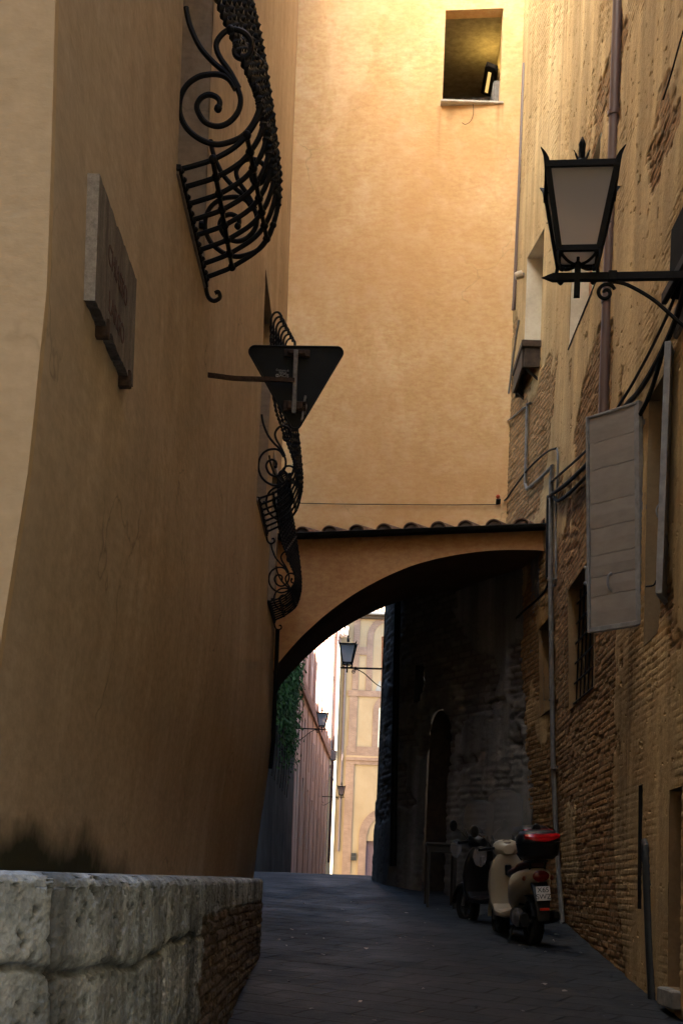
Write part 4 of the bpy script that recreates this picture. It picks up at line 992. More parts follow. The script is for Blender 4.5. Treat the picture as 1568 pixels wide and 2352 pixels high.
def cage(y0, W, zs, so, su, n, label, r=.0125, hooks=True):
    x0 = XL(zs)
    t = thing("window_cage", label, "window grille", (x0, y0, zs), 0, "bellied wrought iron window cages")
    bars = []
    for i in range(n):
        k = i/(n-1); y = W*k
        pts = [((a[0]*(1-k)+b[0]*k)*so, (a[1]*(1-k)+b[1]*k)*su) for a, b in zip(PR_N, PR_F)]
        path = smooth_path([(o, y, u) for o, u in pts], 7); bars.append(path)
        mb = MB(); cut = 30
        mb.tube(path[:cut+1], r*1.05, 6)
        up = path[cut:]
        fine = smooth_path(up, 3)
        mb.tube(fine, [r*(1.45+.35*math.sin(j*1.35)) for j in range(len(fine))], 4, twist=30)
        if hooks:
            e = path[-1]; h = [e, e+Vector((0,0,.07)), e+Vector((.03,0,.125)), e+Vector((.075,0,.135)), e+Vector((.105,0,.10)), e+Vector((.11,0,.05))]
            mb.tube(smooth_path(h, 5), [r*1.0]*20+[r*1.35]*6, 6)
        mb.ball((.0,y,.0), r*2.0, 8, 5)
        mb.build("bar", M_iron, t)
    for q in (13, 23, 36, 49):
        mb = MB(); mb.tube([b[q] for b in bars], r*.95, 6)
        for b in bars: mb.ball(b[q], r*1.75, 8, 6)
        mb.build("cross_rod", M_iron, t)
    for side, y in ((0, 0), (1, W)):
        for nm, cv in (("scroll", SC_S), ("scroll", SC_B), ("scroll", SC_T)):
            mb = MB(); pth = smooth_path([(o*so, y, u*su) for o, u in cv], 5); mb.tube(pth, r*1.02, 7)
            mb.ball(pth[-1], r*1.5, 8, 6); mb.build(nm, M_iron, t)
        mb = MB()
        mb.tube([(-.04, y, SC_B[8][1]*su), ((SC_B[8][0]-.01)*so, y, SC_B[8][1]*su)], r*1.6, 8)
        mb.build("wall_fixing", M_iron, t)
    mb = MB(); mb.box((-.01,-.05,-.02),(.03,W+.10,.012),.003)
    for i in range(n*2-1): mb.ball((.03, W*i/(n*2-2), -.004), r*1.1, 6, 5)
    e = Vector((.01, W+.10, -.02)); mb.tube(smooth_path([e, e+Vector((.02,.02,-.06)), e+Vector((.06,.02,-.085)), e+Vector((.10,.02,-.06)), e+Vector((.09,.02,-.02)), e+Vector((.065,.02,-.03))], 5), r*.9, 6)
    mb.build("base_rail", M_iron, t)
    return t
cage(8.42, 1.50, 5.80, 1.0, 1.0, 8, "largest and nearest black iron window cage on the left wall, bulging like a basket", .0165)
cage(15.78, 1.5, 5.86, .84, .97, 7, "middle window cage behind the triangular sign, with a row of hooks on top", .0125)
cage(18.3, 1.28, 5.22, .72, .78, 9, "farthest and smallest window cage, just before the arch on the left wall", .011)

# ================================================================== stone plaque on the left wall
def plaque():
    M = Mat("weathered_marble", .8, 0, .25)
    a = M.noise(3, 6, .7, M.mapped((3,3,.5))); c = M.ramp(a, [(.3,(.035,.031,.029)),(.5,(.075,.066,.062)),(.72,(.15,.138,.13))])
    sx = M.sep(); rr = M.ramp(M.noise(7, 5, .7, M.mapped((3,3,.35))), [(.5,0),(.62,.45)]); c = M.mix(rr, c, (.16,.14,.125))
    ng = M.n.new('ShaderNodeNewGeometry'); nn = M.sep(ng.outputs['Normal'])
    c = M.mix(M.math('MULTIPLY', M.math('GREATER_THAN', M.math('MULTIPLY', nn[1], -1.0), .6), .85), c, (.36,.345,.32))   # the end face towards the viewer is paler
    f = M.noise(40, 5, .8); c = M.mix(.5, c, M.ramp(f, [(.3,.15),(.65,.85)]), 'OVERLAY'); M.color(c); M.bump(f, .4, .006)
    t = thing("street_plaque", "weathered marble street name plaque with faded red lettering fixed to the left wall", "plaque", (-1.16, 5.78, 3.95))
    x0, x1, y0, y1, z0, z1 = -1.165, -1.115, 5.775, 6.79, 3.945, 4.455
    mb = MB(); n = 26; top = [(y0+(y1-y0)*i/n, z1 + .006*math.sin(i*2.1)*math.sin(i*.7) - (.03 if 9 < i < 12 else 0)*.3) for i in range(n+1)]
    bot = [(y1-(y1-y0)*i/n, z0 + .007*math.sin(i*1.7+1)*math.sin(i*.9) + (.012 if i in (2,3,15,16) else 0)) for i in range(n+1)]
    mb.prism([(x1, y, z) for y, z in top + bot], (x0-.02-x1, 0, 0)); mb.build("slab", M.m, t, True)
    red = simple("faded_red_letters",(.06,.026,.022),.9,0,.5,40)
    for txt, zc, sz in (("CHIASSO", 4.25, .125), ("LARGO", 4.06, .125)):
        text_mesh("lettering", txt, sz, red, t, Matrix.Translation((x1+.0015, (y0+y1)/2, zc)) @ Matrix.Rotation(R(90),4,'Z') @ Matrix.Rotation(R(90),4,'X'), world=True)
    for yy in (6.06, 6.66):
        q = MB(); q.box((x0,yy-.02,z0-.05),(x1+.012,yy+.025,z0+.03),.005); q.build("clamp", M_ironrust, t, True)
def text_mesh(name, body, size, mat, parent, M, world=False, depth=.0008):
    cu = bpy.data.curves.new(name, 'FONT'); cu.body = body; cu.size = size; cu.align_x = 'CENTER'; cu.align_y = 'CENTER'; cu.extrude = depth
    ob = bpy.data.objects.new(name, cu); C.objects.link(ob)
    bpy.context.view_layer.update(); dg = bpy.context.evaluated_depsgraph_get()
    me = bpy.data.meshes.new_from_object(ob.evaluated_get(dg)); bpy.data.objects.remove(ob); bpy.data.curves.remove(cu)
    me.name = name; me.transform(M)
    if world: me.transform(Matrix.Translation(-Vector(OFF[parent.name])))
    me.materials.clear(); me.materials.append(mat)
    return link(name, me, parent)
plaque()

# ================================================================== back of a yield sign on a bent arm
def yield_sign():
    D = 10.46
    base = onL(478,860)
    t = thing("yield_sign", "triangular road sign seen from behind with a dark back, on a rusty wall arm", "road sign", tuple(base))
    plate = Mat("sign_back", .6, 0, .2); n = plate.noise(5, 4, .6); c = plate.ramp(n, [(.35,(.0055,.0065,.0075)),(.65,(.009,.0105,.012))])
    sp = plate.vor(55); c = plate.mix(plate.ramp(sp, [(.05,.7),(.09,0)]), c, (.03,.032,.032)); plate.color(c)
    cor = [P(567,797,D), P(793,800,D), P(678,994,D)]
    ctr = sum(cor, Vector())/3; out = []
    cor = [ctr + (p-ctr)*1.035 for p in cor]
    for i in range(3):
        p, a, b = cor[i], cor[i-1], cor[(i+1) % 3]; ua, ub = (a-p).normalized(), (b-p).normalized(); r = .042
        half = ua.angle(ub)/2; dd = r/math.tan(half); p0, p1 = p+ua*dd, p+ub*dd; cc = p + (ua+ub).normalized()*(r/math.sin(half))
        v0, v1 = p0-cc, p1-cc
        for k in range(8):
            f = k/7; v = v0.lerp(v1, f).normalized()*r; out.append(cc+v)
    mb = MB(); mb.prism(out, (0,.004,0))
    rim = MB(); rim.tube([p+Vector((0,-.006,0)) for p in out], .007, 6, closed=True)
    mb.build("plate", plate.m, t, True); rim.build("rim", plate.m, t, True)
    front = MB(); front.prism([ctr + (p-ctr)*.97 + Vector((0,.006,0)) for p in out], (0,.002,0)); front.build("front_face", simple("sign_red",(.4,.02,.02),.4), t, True)
    steel = simple("weathered_steel",(.17,.16,.15),.6,.3,.4,30)
    q = MB(); a, b = P(681,804,D-.05), P(676,950,D-.05); M = Matrix.Translation(b) @ (a-b).to_track_quat('Z','Y').to_matrix().to_4x4()
    q.box((-.013,-.02,0),(.013,.012,(a-b).length),.003,M); q.build("post", steel, t, True)
    for (x0,y0,x1,y1) in ((652,806,712,820),(650,924,704,946)):
        q = MB(); a, b = P(x0,y1,D-.004), P(x1,y0,D-.004); q.box((a.x,D-.030,a.z),(b.x,D-.004,b.z),.004); 
        q.box((a.x+.03,D-.055,a.z+.008),(b.x-.03,D-.031,b.z-.008),.006); q.build("clamp", M_ironrust, t, True)
    q = MB(); a, b = P(701,911,D), P(693,969,D); M = Matrix.Translation(b+Vector((0,-.012,0))) @ (a-b).to_track_quat('Z','Y').to_matrix().to_4x4(); L = (a-b).length
    q.box((-.018,-.010,0),(.018,.006,L),.002,M); q.box((-.016,-.022,L*.3),(.016,-.011,L*.68),.003,M); q.build("bracket", steel, t, True)
    q = MB()
    for f in (.12,.88): q.ball(M @ Vector((0,-.012,L*f)), .008, 8, 5, (1,.5,1))
    q.build("bolt_head", M_iron, t, True)
    q = MB(); pth = smooth_path([base+Vector((-.05,0,0)), P(500,864,D-.02), P(540,869,D-.03), P(600,871,D-.045), P(640,872,D-.055), P(677,874,D-.06)], 5)
    q.tube(pth, .021, 4, up=(0,0,1)); q.build("wall_arm", M_ironrust, t, True)
    ink = simple("sticker_ink",(.34,.34,.34),.6); s = D/F
    W = lambda px, py: Matrix.Translation(P(px,py,D-.003)) @ Matrix.Rotation(ROLL,4,'Y') @ Matrix.Rotation(R(90),4,'X')
    text_mesh("sticker_text", "Comune di", 6.2*s*1.05, ink, t, W(648.5,850.5), True)
    text_mesh("sticker_text", "SIENA", 6.6*s*1.05, ink, t, W(649.5,856.3), True)
    text_mesh("sticker_text", "ACIS", 9.0*s*1.15, ink, t, W(652.5,862.8), True)
    q = MB(); c = P(637,862.6,D-.003); q.prism([c + Vector((4.1*s*math.cos(a),0,3.9*s*math.sin(a))) for a in [2*math.pi*k/20 for k in range(20)]], (0,-.0008,0)); em = q.build("sticker_emblem", ink, t, True)
    q = MB(); q.box((c.x-3.0*s,c.y-.0024,c.z-.7*s),(c.x+3.0*s,c.y-.0012,c.z+.7*s)); q.build("emblem_bar", M_iron, em, True)
yield_sign()

# ================================================================== street lanterns
M_frost = Mat("frosted_pane", .65, 0, .3)
def _frost():
    m = M_frost; out = m.n['Material Output']; tr = m.n.new('ShaderNodeBsdfTranslucent'); tr.inputs['Color'].default_value = (.80,.77,.75,1)
    df = m.n.new('ShaderNodeBsdfDiffuse'); df.inputs['Color'].default_value = (.68,.655,.65,1); mx = m.n.new('ShaderNodeMixShader'); mx.inputs[0].default_value = .5
    m.L(df.outputs[0], mx.inputs[1]); m.L(tr.outputs[0], mx.inputs[2])
    tp = m.n.new('ShaderNodeBsdfTransparent'); tp.inputs['Color'].default_value = (.85,.80,.76,1); m2 = m.n.new('ShaderNodeMixShader'); m2.inputs[0].default_value = .22; m.L(mx.outputs[0], m2.inputs[1]); m.L(tp.outputs[0], m2.inputs[2]); m.L(m2.outputs[0], out.inputs[0])
_frost()
def lantern(name_label, loc, rz, scale=1.0):
    t = thing("street_lantern", name_label, "street lamp", loc, rz, "iron street lanterns on wall brackets"); t.scale = (scale,)*3
    zb, zt, hb, ht = .130, .612, .122, .212
    cb = [Vector((sx*hb, sy*hb, zb)) for sx, sy in ((-1,-1),(1,-1),(1,1),(-1,1))]; ct = [Vector((sx*ht, sy*ht, zt)) for sx, sy in ((-1,-1),(1,-1),(1,1),(-1,1))]
    f = MB()
    for i in range(4):
        j = (i+1) % 4
        f.tube([cb[i], ct[i]], .025, 4); f.tube([cb[i], cb[j]], .023, 4, up=(0,0,1)); f.tube([ct[i], ct[j]], .026, 4, up=(0,0,1))
    f.build("frame", M_iron, t)
    for i in range(4):
        j = (i+1) % 4; c = (cb[i]+cb[j]+ct[i]+ct[j])/4; inn = Vector((-c.x,-c.y,0)).normalized()*.004
        p = MB(); p.quad(cb[i]+inn, cb[j]+inn, ct[j]+inn, ct[i]+inn); p.build("glass_pane", M_frost.m, t)
    p = MB(); p.quad(*[v+Vector((0,0,-.002)) for v in cb]); p.build("base_pane", M_frost.m, t)
    r = MB(); ap = [v*.22 + Vector((0,0,zt*.78+.05)) for v in ct]
    for i in range(4):
        j = (i+1) % 4; r.quad(ct[i]+Vector((0,0,.016)), ct[j]+Vector((0,0,.016)), ap[j], ap[i])
    r.poly(ap); r.build("roof", simple("lantern_roof",(.02,.022,.024),.6,0) if "lantern_roof" not in bpy.data.materials else bpy.data.materials["lantern_roof"], t)
    rf = MB(); rf.lathe([(.0,zt-.02),(.15,zt-.03),(.155,zt-.12),(.06,zt-.15),(.055,zt-.22),(0,zt-.24)], 14); rf.build("lamp_reflector", bpy.data.materials["lantern_roof"], t)
    k = MB(); zt2 = zt + .09
    k.lathe([(0,zt2-.02),(.035,zt2),(.04,zt2+.03),(.022,zt2+.05),(.02,zt2+.12),(.024,zt2+.14),(.006,zt2+.185),(0,zt2+.19)], 8)
    for sx in (-1,1):
        k.tube(smooth_path([(sx*.02,0,zt2+.03),(sx*.035,0,zt2+.07),(sx*.05,0,zt2+.105)],4), [.008]*6+[.003]*3, 5)
        k.tube(smooth_path([(0,sx*.02,zt2+.03),(0,sx*.035,zt2+.07),(0,sx*.05,zt2+.105)],4), [.008]*6+[.003]*3, 5)
    k.build("finial", M_iron, t)
    for v in ct:
        h = MB(); d = Vector((v.x, v.y, 0)).normalized(); p0 = v + Vector((0,0,-.02))
        h.tube(smooth_path([p0, p0+d*.010+Vector((0,0,.040)), p0+d*.028+Vector((0,0,.075)), p0+d*.066+Vector((0,0,.108))],5), [.027,.027,.026,.026,.025,.024,.023,.022,.020,.018,.016,.014,.011,.008,.005,.002], 4); h.build("corner_horn", M_iron, t)
    for i in range(4):
        m_ = cb[i]*.62 + ct[i]*.38; d = Vector((m_.x, m_.y, 0)).normalized(); h = MB(); m2 = cb[i]*.42 + ct[i]*.58
        h.tube(smooth_path([m2+d*.01, m2+d*.018+Vector((0,0,.02)), m2+d*.045+Vector((0,0,.035))],4), [.007]*6+[.003]*3, 5); h.build("side_spur", M_iron, t)
    g = MB()
    for v in cb:
        d = Vector((v.x, v.y, 0)).normalized(); p0 = v
        g.tube(smooth_path([p0, p0-d*.03+Vector((0,0,-.03)), p0-d*.09+Vector((0,0,-.055)), Vector((0,0,.075))+d*.01],5), .010, 6)
        g.tube(smooth_path([p0+Vector((0,0,.0)), p0+d*.012+Vector((0,0,-.05)), p0-d*.004+Vector((0,0,-.10)), p0-d*.03+Vector((0,0,-.125)), p0-d*.045+Vector((0,0,-.105))],5), .012, 6); g.ball(p0+Vector((0,0,-.012))-d*.015, .02, 8, 6)
    g.tube([(0,0,zb),(0,0,.06)], .010, 6); g.ball((0,0,.075), .028); g.build("cradle", M_iron, t)
    s = MB(); s.tube([(0,0,-.125),(0,0,.08)], .027, 4); s.build("stem", M_iron, t)
    a = MB(); a.tube([(-.225,0,0),(-.155,0,0),(1.15,0,0)], [.002,.031,.031], 4, up=(0,0,1)); a.box((.19,-.031,-.031),(.245,.031,.031),.004); a.build("arm", M_iron, t)
    b = MB()
    sp = [(.175,0,-.105),(.165,0,-.085),(.145,0,-.09),(.135,0,-.115),(.15,0,-.145),(.185,0,-.152),(.215,0,-.125),(.222,0,-.085),(.20,0,-.045),(.165,0,-.028)]
    sp = [(.150+ .062*math.cos(q)*(1-q/11)+.03, 0, -.10+.062*math.sin(q)*(1-q/11)) for q in [9.2-k*.42 for k in range(22)]]
    sp2 = [(.205,0,-.036),(.245,0,-.033),(.33,0,-.06),(.48,0,-.15),(.64,0,-.29),(.82,0,-.43),(.98,0,-.50),(1.08,0,-.47),(1.13,0,-.36),(1.07,0,-.31),(1.01,0,-.345),(1.035,0,-.39)]
    b.tube(smooth_path(sp + sp2[:1],3), .012, 6); b.tube(smooth_path(sp2,5), .0125, 6); b.build("scroll_brace", M_iron, t)
    w = MB(); w.box((1.13,-.05,-.14),(1.16,.05,.14),.006); w.build("wall_plate", M_iron, t)
    return t
_p = P(1325,637,9.0)
L0 = lantern("large near street lantern with frosted panes on a wall arm at the upper right", tuple(_p), R(-7))
def far_lamp(px, py, D, rz, label, sc=1.0):
    c = copy_tree(L0); c.location = P(px, py, D); c.rotation_euler = (0,0,rz); c['label'] = label; c.scale = (sc,)*3; return c
far_lamp(797,1534,38.0, R(-3), "street lantern seen through the arch on an arm from the right-hand side")
far_lamp(739,1675,55.0, R(180), "street lantern on the left beside the ivy, second of those seen through the arch", .98)
far_lamp(783,1831,78.0, R(180), "farthest and smallest street lantern, low in front of the brown downpipe", .95)

# ================================================================== pipes, cables and boxes
def pipe(name, label, cat, mat, pts, r, parts=None, loc=None, group=None, n=8, clips=()):
    pts = [Vector(p) for p in pts]; t = thing(name, label, cat, tuple(pts[-1]), 0, group)
    mb = MB(); mb.tube(pts, r, n); mb.build("pipe" if 'cable' not in name else "cable", mat, t, True)
    for i, c in enumerate(clips):
        q = MB(); c = Vector(c); q.tube([c+Vector((0,0,-.02)), c+Vector((0,0,.02))], r*1.25, 10); q.box((c.x,c.y-.012,c.z-.014),(c.x+r+.06,c.y+.012,c.z+.014)); q.build("clip", mat, t, True)
    return t
def rpts(px, out): return [onR(x, y, out) for x, y in px]
bp = [P(x, y, 14.45) for x, y in ((1418,-60),(1415,0),(1400,475),(1385,950),(1381,1080))]
for q in bp: q.x = XR(14.45, q.z) - .07 - .0*q.z
def on_plane_y(px, D): return [P(x, y, D) for x, y in px]
pipe("brown_downpipe", "thick brown rainwater downpipe running down the right wall behind the lantern", "drainpipe", M_pipebrown, on_plane_y([(1421,-60),(1418,0),(1405,400),(1393,700),(1386,900),(1382,1100)], 14.2), .052, n=14, clips=[P(1394,690,14.2), P(1409,260,14.2)])
pipe("grey_conduit", "long grey conduit running down the right wall past the barred windows to the street", "pipe", M_pipegrey, rpts([(1268,1068),(1265,1110),(1263,1330),(1266,1560),(1269,1750),(1274,1870),(1281,2000),(1291,2120)], .05), .030, clips=rpts([(1263,1330),(1271,1762)], .05))
pipe("corner_conduit", "thin brown conduit in the corner beside the high window", "pipe", M_pipebrown, on_plane_y([(1203,146),(1196,330),(1188,520),(1180,690),(1178,712)], 21.05), .028)
pipe("bent_conduit", "thin grey conduit bent beside the corner below the high window", "pipe", M_pipegrey, smooth_path(rpts([(1191,735),(1180,800),(1162,950),(1160,966),(1172,962),(1200,938),(1206,936)], .03), 3), .014)
pipe("upright_conduit", "short upright grey conduit with an elbow below the wooden window box", "pipe", M_pipegrey, rpts([(1216,926),(1210,927),(1208,1000),(1206,1090),(1205,1112),(1209,1124),(1240,1098),(1268,1070)], .035), .022)
pipe("thin_conduit", "thin bent conduit rising beside the long grey conduit", "pipe", M_pipegrey, smooth_path(rpts([(1277,1030),(1280,1045),(1279,1100),(1275,1200),(1276,1330),(1270,1345)], .03), 3), .014)
cab = lambda px, out=.05: smooth_path(rpts(px, out), 4)
pipe("upper_cable", "black cable along the right wall, the upper of the two beside the lantern arm", "cable", M_cable, cab([(1570,612),(1545,690),(1500,790),(1452,880),(1424,925),(1384,990),(1340,1040),(1290,1085),(1262,1110)], .05), .014)
pipe("thick_cable", "thick black cable bundle along the right wall below the upper cable", "cable", M_cable, cab([(1575,640),(1552,730),(1510,825),(1465,900),(1434,935),(1392,1010),(1345,1068),(1295,1115),(1262,1140),(1258,1160),(1256,1330)], .06), .024)
pipe("lower_cable", "black cable sagging below the thick bundle towards the shutter", "cable", M_cable, cab([(1522,800),(1500,880),(1470,950),(1430,1000),(1380,1052),(1330,1110),(1295,1142),(1278,1150),(1270,1140)], .05), .020)
pipe("corner_cable", "black cable rising from the orange junction at the corner of the bright wall", "cable", M_cable, cab([(1142,1152),(1160,1148),(1180,1120),(1210,1080),(1240,1050),(1262,1034),(1276,1030)], .04), .014)
pipe("passage_cable", "black cable sloping down the right wall under the archway", "cable", M_cable, cab([(1262,1290),(1258,1340),(1240,1370),(1200,1405),(1165,1440)], .05), .016)
pipe("wire", "slack dark wire hooked to the right wall near the top corner", "cable", M_cable, cab([(1575,48),(1556,112),(1540,170),(1522,228)], .04), .007)
_a, _b = bpt(690,1157), bpt(1142,1160); _mid = [(_a.lerp(_b, k/10) + Vector((0,-.03, -.012*math.sin(math.pi*k/10)*(1+.3*math.sin(k))))) for k in range(11)]
pipe("wall_wire", "thin dark wire strung across the bright wall above the roof tiles", "cable", M_cable, _mid, .006, n=5)
_q = bpt(1143,1152); t = thing("cable_junction", "small cable junction with an orange cap at the corner of the bright wall", "junction", tuple(_q))
mb = MB(); mb.tube([_q+Vector((0,-.02,-.04)), _q+Vector((0,-.06,.02))], .035, 8); mb.build("body", M_cable, t, True)
mb = MB(); mb.ball(_q+Vector((-.01,-.07,.055)), .032, 8, 6); mb.build("cap", simple("orange_cap",(.5,.07,.02)), t, True)
_q = onR(1191,632,.08); t = thing("security_lamp", "small cream wall fixture beside the corner conduit under the high window", "lamp", tuple(_q))
mb = MB(); mb.lathe([(0,-.06),(.05,-.055),(.06,0),(.055,.05),(0,.06)], 12, Matrix.Translation(_q) @ Matrix.Rotation(R(70),4,'Y')); mb.build("cover", simple("cream_cover",(.5,.42,.3)), t, True)
mb = MB(); mb.box((_q.x-.02,_q.y-.03,_q.z-.03),(_q.x+.16,_q.y+.03,_q.z+.03),.006); mb.build("bracket", M_pipegrey, t, True)
# dark awning box and pale outdoor unit at the right edge
q0 = P(1533,690,10.9)
t = thing("awning_case", "dark boxed awning fixed high on the right wall by the lantern arm", "awning", tuple(q0))
mb = MB(); xw = XR(10.0, 6.3); zt0 = q0.z
mb.box((q0.x, 8.2, zt0),(xw+.05, 10.9, zt0+.55), .02); mb.build("case", simple("awning_black",(.005,.0045,.004),.9,spec=.1), t, True)
mb = MB(); mb.box((q0.x-.05, 8.15, zt0-.03),(q0.x-.002, 10.92, zt0+.06), .01); mb.build("front_bar", M_cable, t, True)
q1 = P(1545,745,10.95)
t = thing("floodlight", "pale grey floodlight housing under the dark awning case", "lamp", tuple(q1))
mb = MB(); mb.box((q1.x,10.7,q1.z-.12),(q1.x+.14,10.95,q1.z+.13),.015); mb.build("housing", M_pipegrey, t, True)
mb = MB(); mb.ball((q1.x+.07,10.695,q1.z+.03), .04, 10, 6, (1,.4,1)); mb.build("lens", M_cable, t, True)
mb = MB(); mb.box((q1.x+.04,10.8,q1.z+.131),(q1.x+.10,10.88,zt0-.001)); mb.build("bracket", M_pipegrey, t, True)
# right corner downpipe by the niche and left arch pipe
pipe("dark_downpipe", "dark downpipe between the wall slot and the doorway niche at lower right", "drainpipe", simple("dark_pipe",(.012,.013,.013)), [onR(1482,1932,-.05), onR(1482.5,1936,.01), onR(1483,1944,.025), onR(1487,2060,.025), onR(1493,2200,.025), onR(1500,2330,.025)], .040, n=10)
pipe("arch_pipe", "thin dark pipe down the left wall below the farthest window cage", "pipe", M_iron, [Vector((XL(z)+.05, 19.85, z)) for z in (5.15, 4.4, 3.6, 3.2)], .03)
_pp = lambda x, y: Vector((onP(x,y)[1]-.07, onP(x,y)[2]-.09, onP(x,y)[3]))
pipe("passage_downpipe", "black downpipe on the dark stone wall beyond the arch", "drainpipe", M_iron, [_pp(922,1385), _pp(918,1600), _pp(914,1800), _pp(912,1990)], .055, n=10)

# ================================================================== scooters and table
M_black = simple("black_plastic",(.006,.006,.0065),.45,0,.2,20,.05)
M_rubber = simple("tyre_rubber",(.008,.0075,.0075),.85)
M_alloy = simple("worn_alloy",(.30,.29,.28),.35,.8,.3,30)
M_screen = Mat("smoked_screen", .12, 0, .4)
def _screen():
    m = M_screen; out = m.n['Material Output']; tr = m.n.new('ShaderNodeBsdfTransparent'); tr.inputs['Color'].default_value = (.72,.74,.76,1)
    df = m.n.new('ShaderNodeBsdfPrincipled'); df.inputs['Base Color'].default_value = (.42,.43,.45,1); df.inputs['Roughness'].default_value = .25
    mx = m.n.new('ShaderNodeMixShader'); mx.inputs[0].default_value = .33; m.L(tr.outputs[0], mx.inputs[1]); m.L(df.outputs[0], mx.inputs[2]); m.L(mx.outputs[0], out.inputs[0])
_screen()
def ering(x, cz, hw, hh, n=16, p=2.6, cy=0):
    r = []
    for k in range(n):
        a = 2*math.pi*k/n; c, s = math.cos(a), math.sin(a)
        r.append(Vector((x, cy + hw*math.copysign(abs(c)**(2/p), c), cz + hh*math.copysign(abs(s)**(2/p), s))))
    return r
def zring(z, cx, hl, hw, n=16, p=3.0):
    r = []
    for k in range(n):
        a = 2*math.pi*k/n; c, s = math.cos(a), math.sin(a)
        r.append(Vector((cx + hl*math.copysign(abs(c)**(2/p), c), hw*math.copysign(abs(s)**(2/p), s), z)))
    return r
def scooter(label, loc, rz, paint, seat, lean=R(-6), box=True, plate=None, tall=1.0, boxcol=None):
    t = thing("motor_scooter", label, "scooter", loc, rz, "motor scooters parked by the right wall")
    t.rotation_euler = (lean, 0, rz); t.rotation_mode = 'XYZ'
    WB = 1.30
    for x, w in ((0, .062), (WB, .055)):
        mb = MB(); M = Matrix.Translation((x,0,.245)) @ Matrix.Rotation(R(90),4,'X')
        mb.lathe([(.150,-w*.8),(.185,-w),(.225,-w*.85),(.245,-w*.3),(.245,w*.3),(.225,w*.85),(.185,w),(.150,w*.8),(.150,-w*.8)], 32, M); wh = mb.build("wheel", M_rubber, t)
        mb = MB(); mb.lathe([(.152,-w*.55),(.14,-w*.5),(.135,-.012),(.135,.012),(.14,w*.5),(.152,w*.55)], 28, M); mb.lathe([(0,-.05),(.04,-.05),(.045,0),(.04,.05),(0,.05)], 12, M)
        for k in range(5):
            a = 2*math.pi*k/5; mb.tube([M @ Vector((.03*math.cos(a),.03*math.sin(a),0)), M @ Vector((.14*math.cos(a+.2),.14*math.sin(a+.2),0))], [.02,.014], 6)
        mb.build("rim", simple("dark_rim",(.05,.05,.05),.5,.4) if "dark_rim" not in bpy.data.materials else bpy.data.materials["dark_rim"], wh)
    # rear body shell
    mb = MB(); mb.loft([ering(.56,.50,.10,.12), ering(.46,.54,.14,.19), ering(.28,.60,.185,.19), ering(.08,.65,.20,.16), ering(-.12,.70,.175,.12), ering(-.26,.735,.12,.075), ering(-.33,.75,.06,.03)]); mb.build("rear_body", paint, t)
    # inner dark mudguard and swing arm
    mb = MB(); arc = [(.02+.29*math.cos(a), .245+.29*math.sin(a)) for a in [R(40+k*14) for k in range(10)]]
    mb.loft([[Vector((x, s*.085, z)) for s in (-1,1)] + [Vector((x*1.0+.0, s*.085, z-.012)) for s in (1,-1)] for x, z in arc], smooth=False); mb.build("mudguard", M_black, t)
    mb = MB(); mb.loft([ering(.52,.30,.07,.07), ering(.30,.31,.10,.10,cy=.07), ering(.05,.29,.07,.10,cy=.12), ering(-.10,.27,.05,.07,cy=.12)]); mb.build("engine", M_black, t)
    mb = MB(); mb.lathe([(0,.05),(.075,.045),(.10,.02),(.10,-.02),(.085,-.04)], 18, Matrix.Translation((.02,.16,.30)) @ Matrix.Rotation(R(-90),4,'X')); mb.build("engine_cover", M_alloy, t)
    mb = MB(); mb.loft([ering(.30,.26,.03,.03,cy=-.12), ering(.12,.27,.06,.065,cy=-.16), ering(-.25,.31,.065,.07,cy=-.16), ering(-.32,.32,.03,.035,cy=-.16)]); mb.build("exhaust", M_black, t)
    # floor board and leg shield
    mb = MB(); mb.loft([ering(.46,.33,.13,.05,p=4), ering(.70,.31,.17,.035,p=4), ering(.95,.33,.17,.04,p=4), ering(1.02,.40,.16,.05,p=4)]); mb.build("floor_board", paint, t)
    mb = MB(); mb.loft([zring(.32,1.03,.05,.15), zring(.45,1.06,.06,.185), zring(.62,1.04,.07,.205), zring(.78,1.00,.07,.20), zring(.90,.965,.065,.165), zring(.985,.945,.05,.10)]); mb.build("leg_shield", paint, t)
    mb = MB(); mb.box((.885,-.035,.74),(.925,.035,.86),.01); mb.build("glove_lock", M_black, t)
    mb = MB(); arc = [(WB+.285*math.cos(a), .245+.285*math.sin(a)) for a in [R(8+k*15) for k in range(11)]]
    mb.loft([[Vector((x + (0 if s in (-.075,.075) else 0), s, z + (0 if abs(s) > .05 else .018))) for s in (-.075,-.04,.04,.075)] + [Vector((x, s, z-.02)) for s in (.07,-.07)] for x, z in arc]); mb.build("front_mudguard", paint, t)
    mb = MB(); 
    for s in (-1,1): mb.tube([(WB,s*.075,.245),(1.14,s*.07,.62)], .022, 8)
    mb.tube([(1.14,0,.55),(.99,0,1.0)], .03, 8); mb.build("fork", M_alloy, t)
    mb = MB(); mb.loft([ering(.86,1.03,.06,.05), ering(.92,1.045,.13,.085), ering(1.0,1.05,.15,.095), ering(1.08,1.03,.11,.085), ering(1.13,1.01,.05,.05)]); hs = mb.build("headset", paint, t)
    mb = MB(); mb.lathe([(0,.012),(.05,.01),(.06,0),(.06,-.02)], 16, Matrix.Translation((.93,.0,1.115)) @ Matrix.Rotation(R(-25),4,'Y')); mb.build("dial", simple("dial_glass",(.12,.09,.06),.2) if "dial_glass" not in bpy.data.materials else bpy.data.materials["dial_glass"], hs)
    mb = MB(); mb.lathe([(0,.03),(.06,.02),(.075,0),(.07,-.02)], 16, Matrix.Translation((1.12,.0,1.02)) @ Matrix.Rotation(R(95),4,'Y')); mb.build("headlight", M_alloy, t)
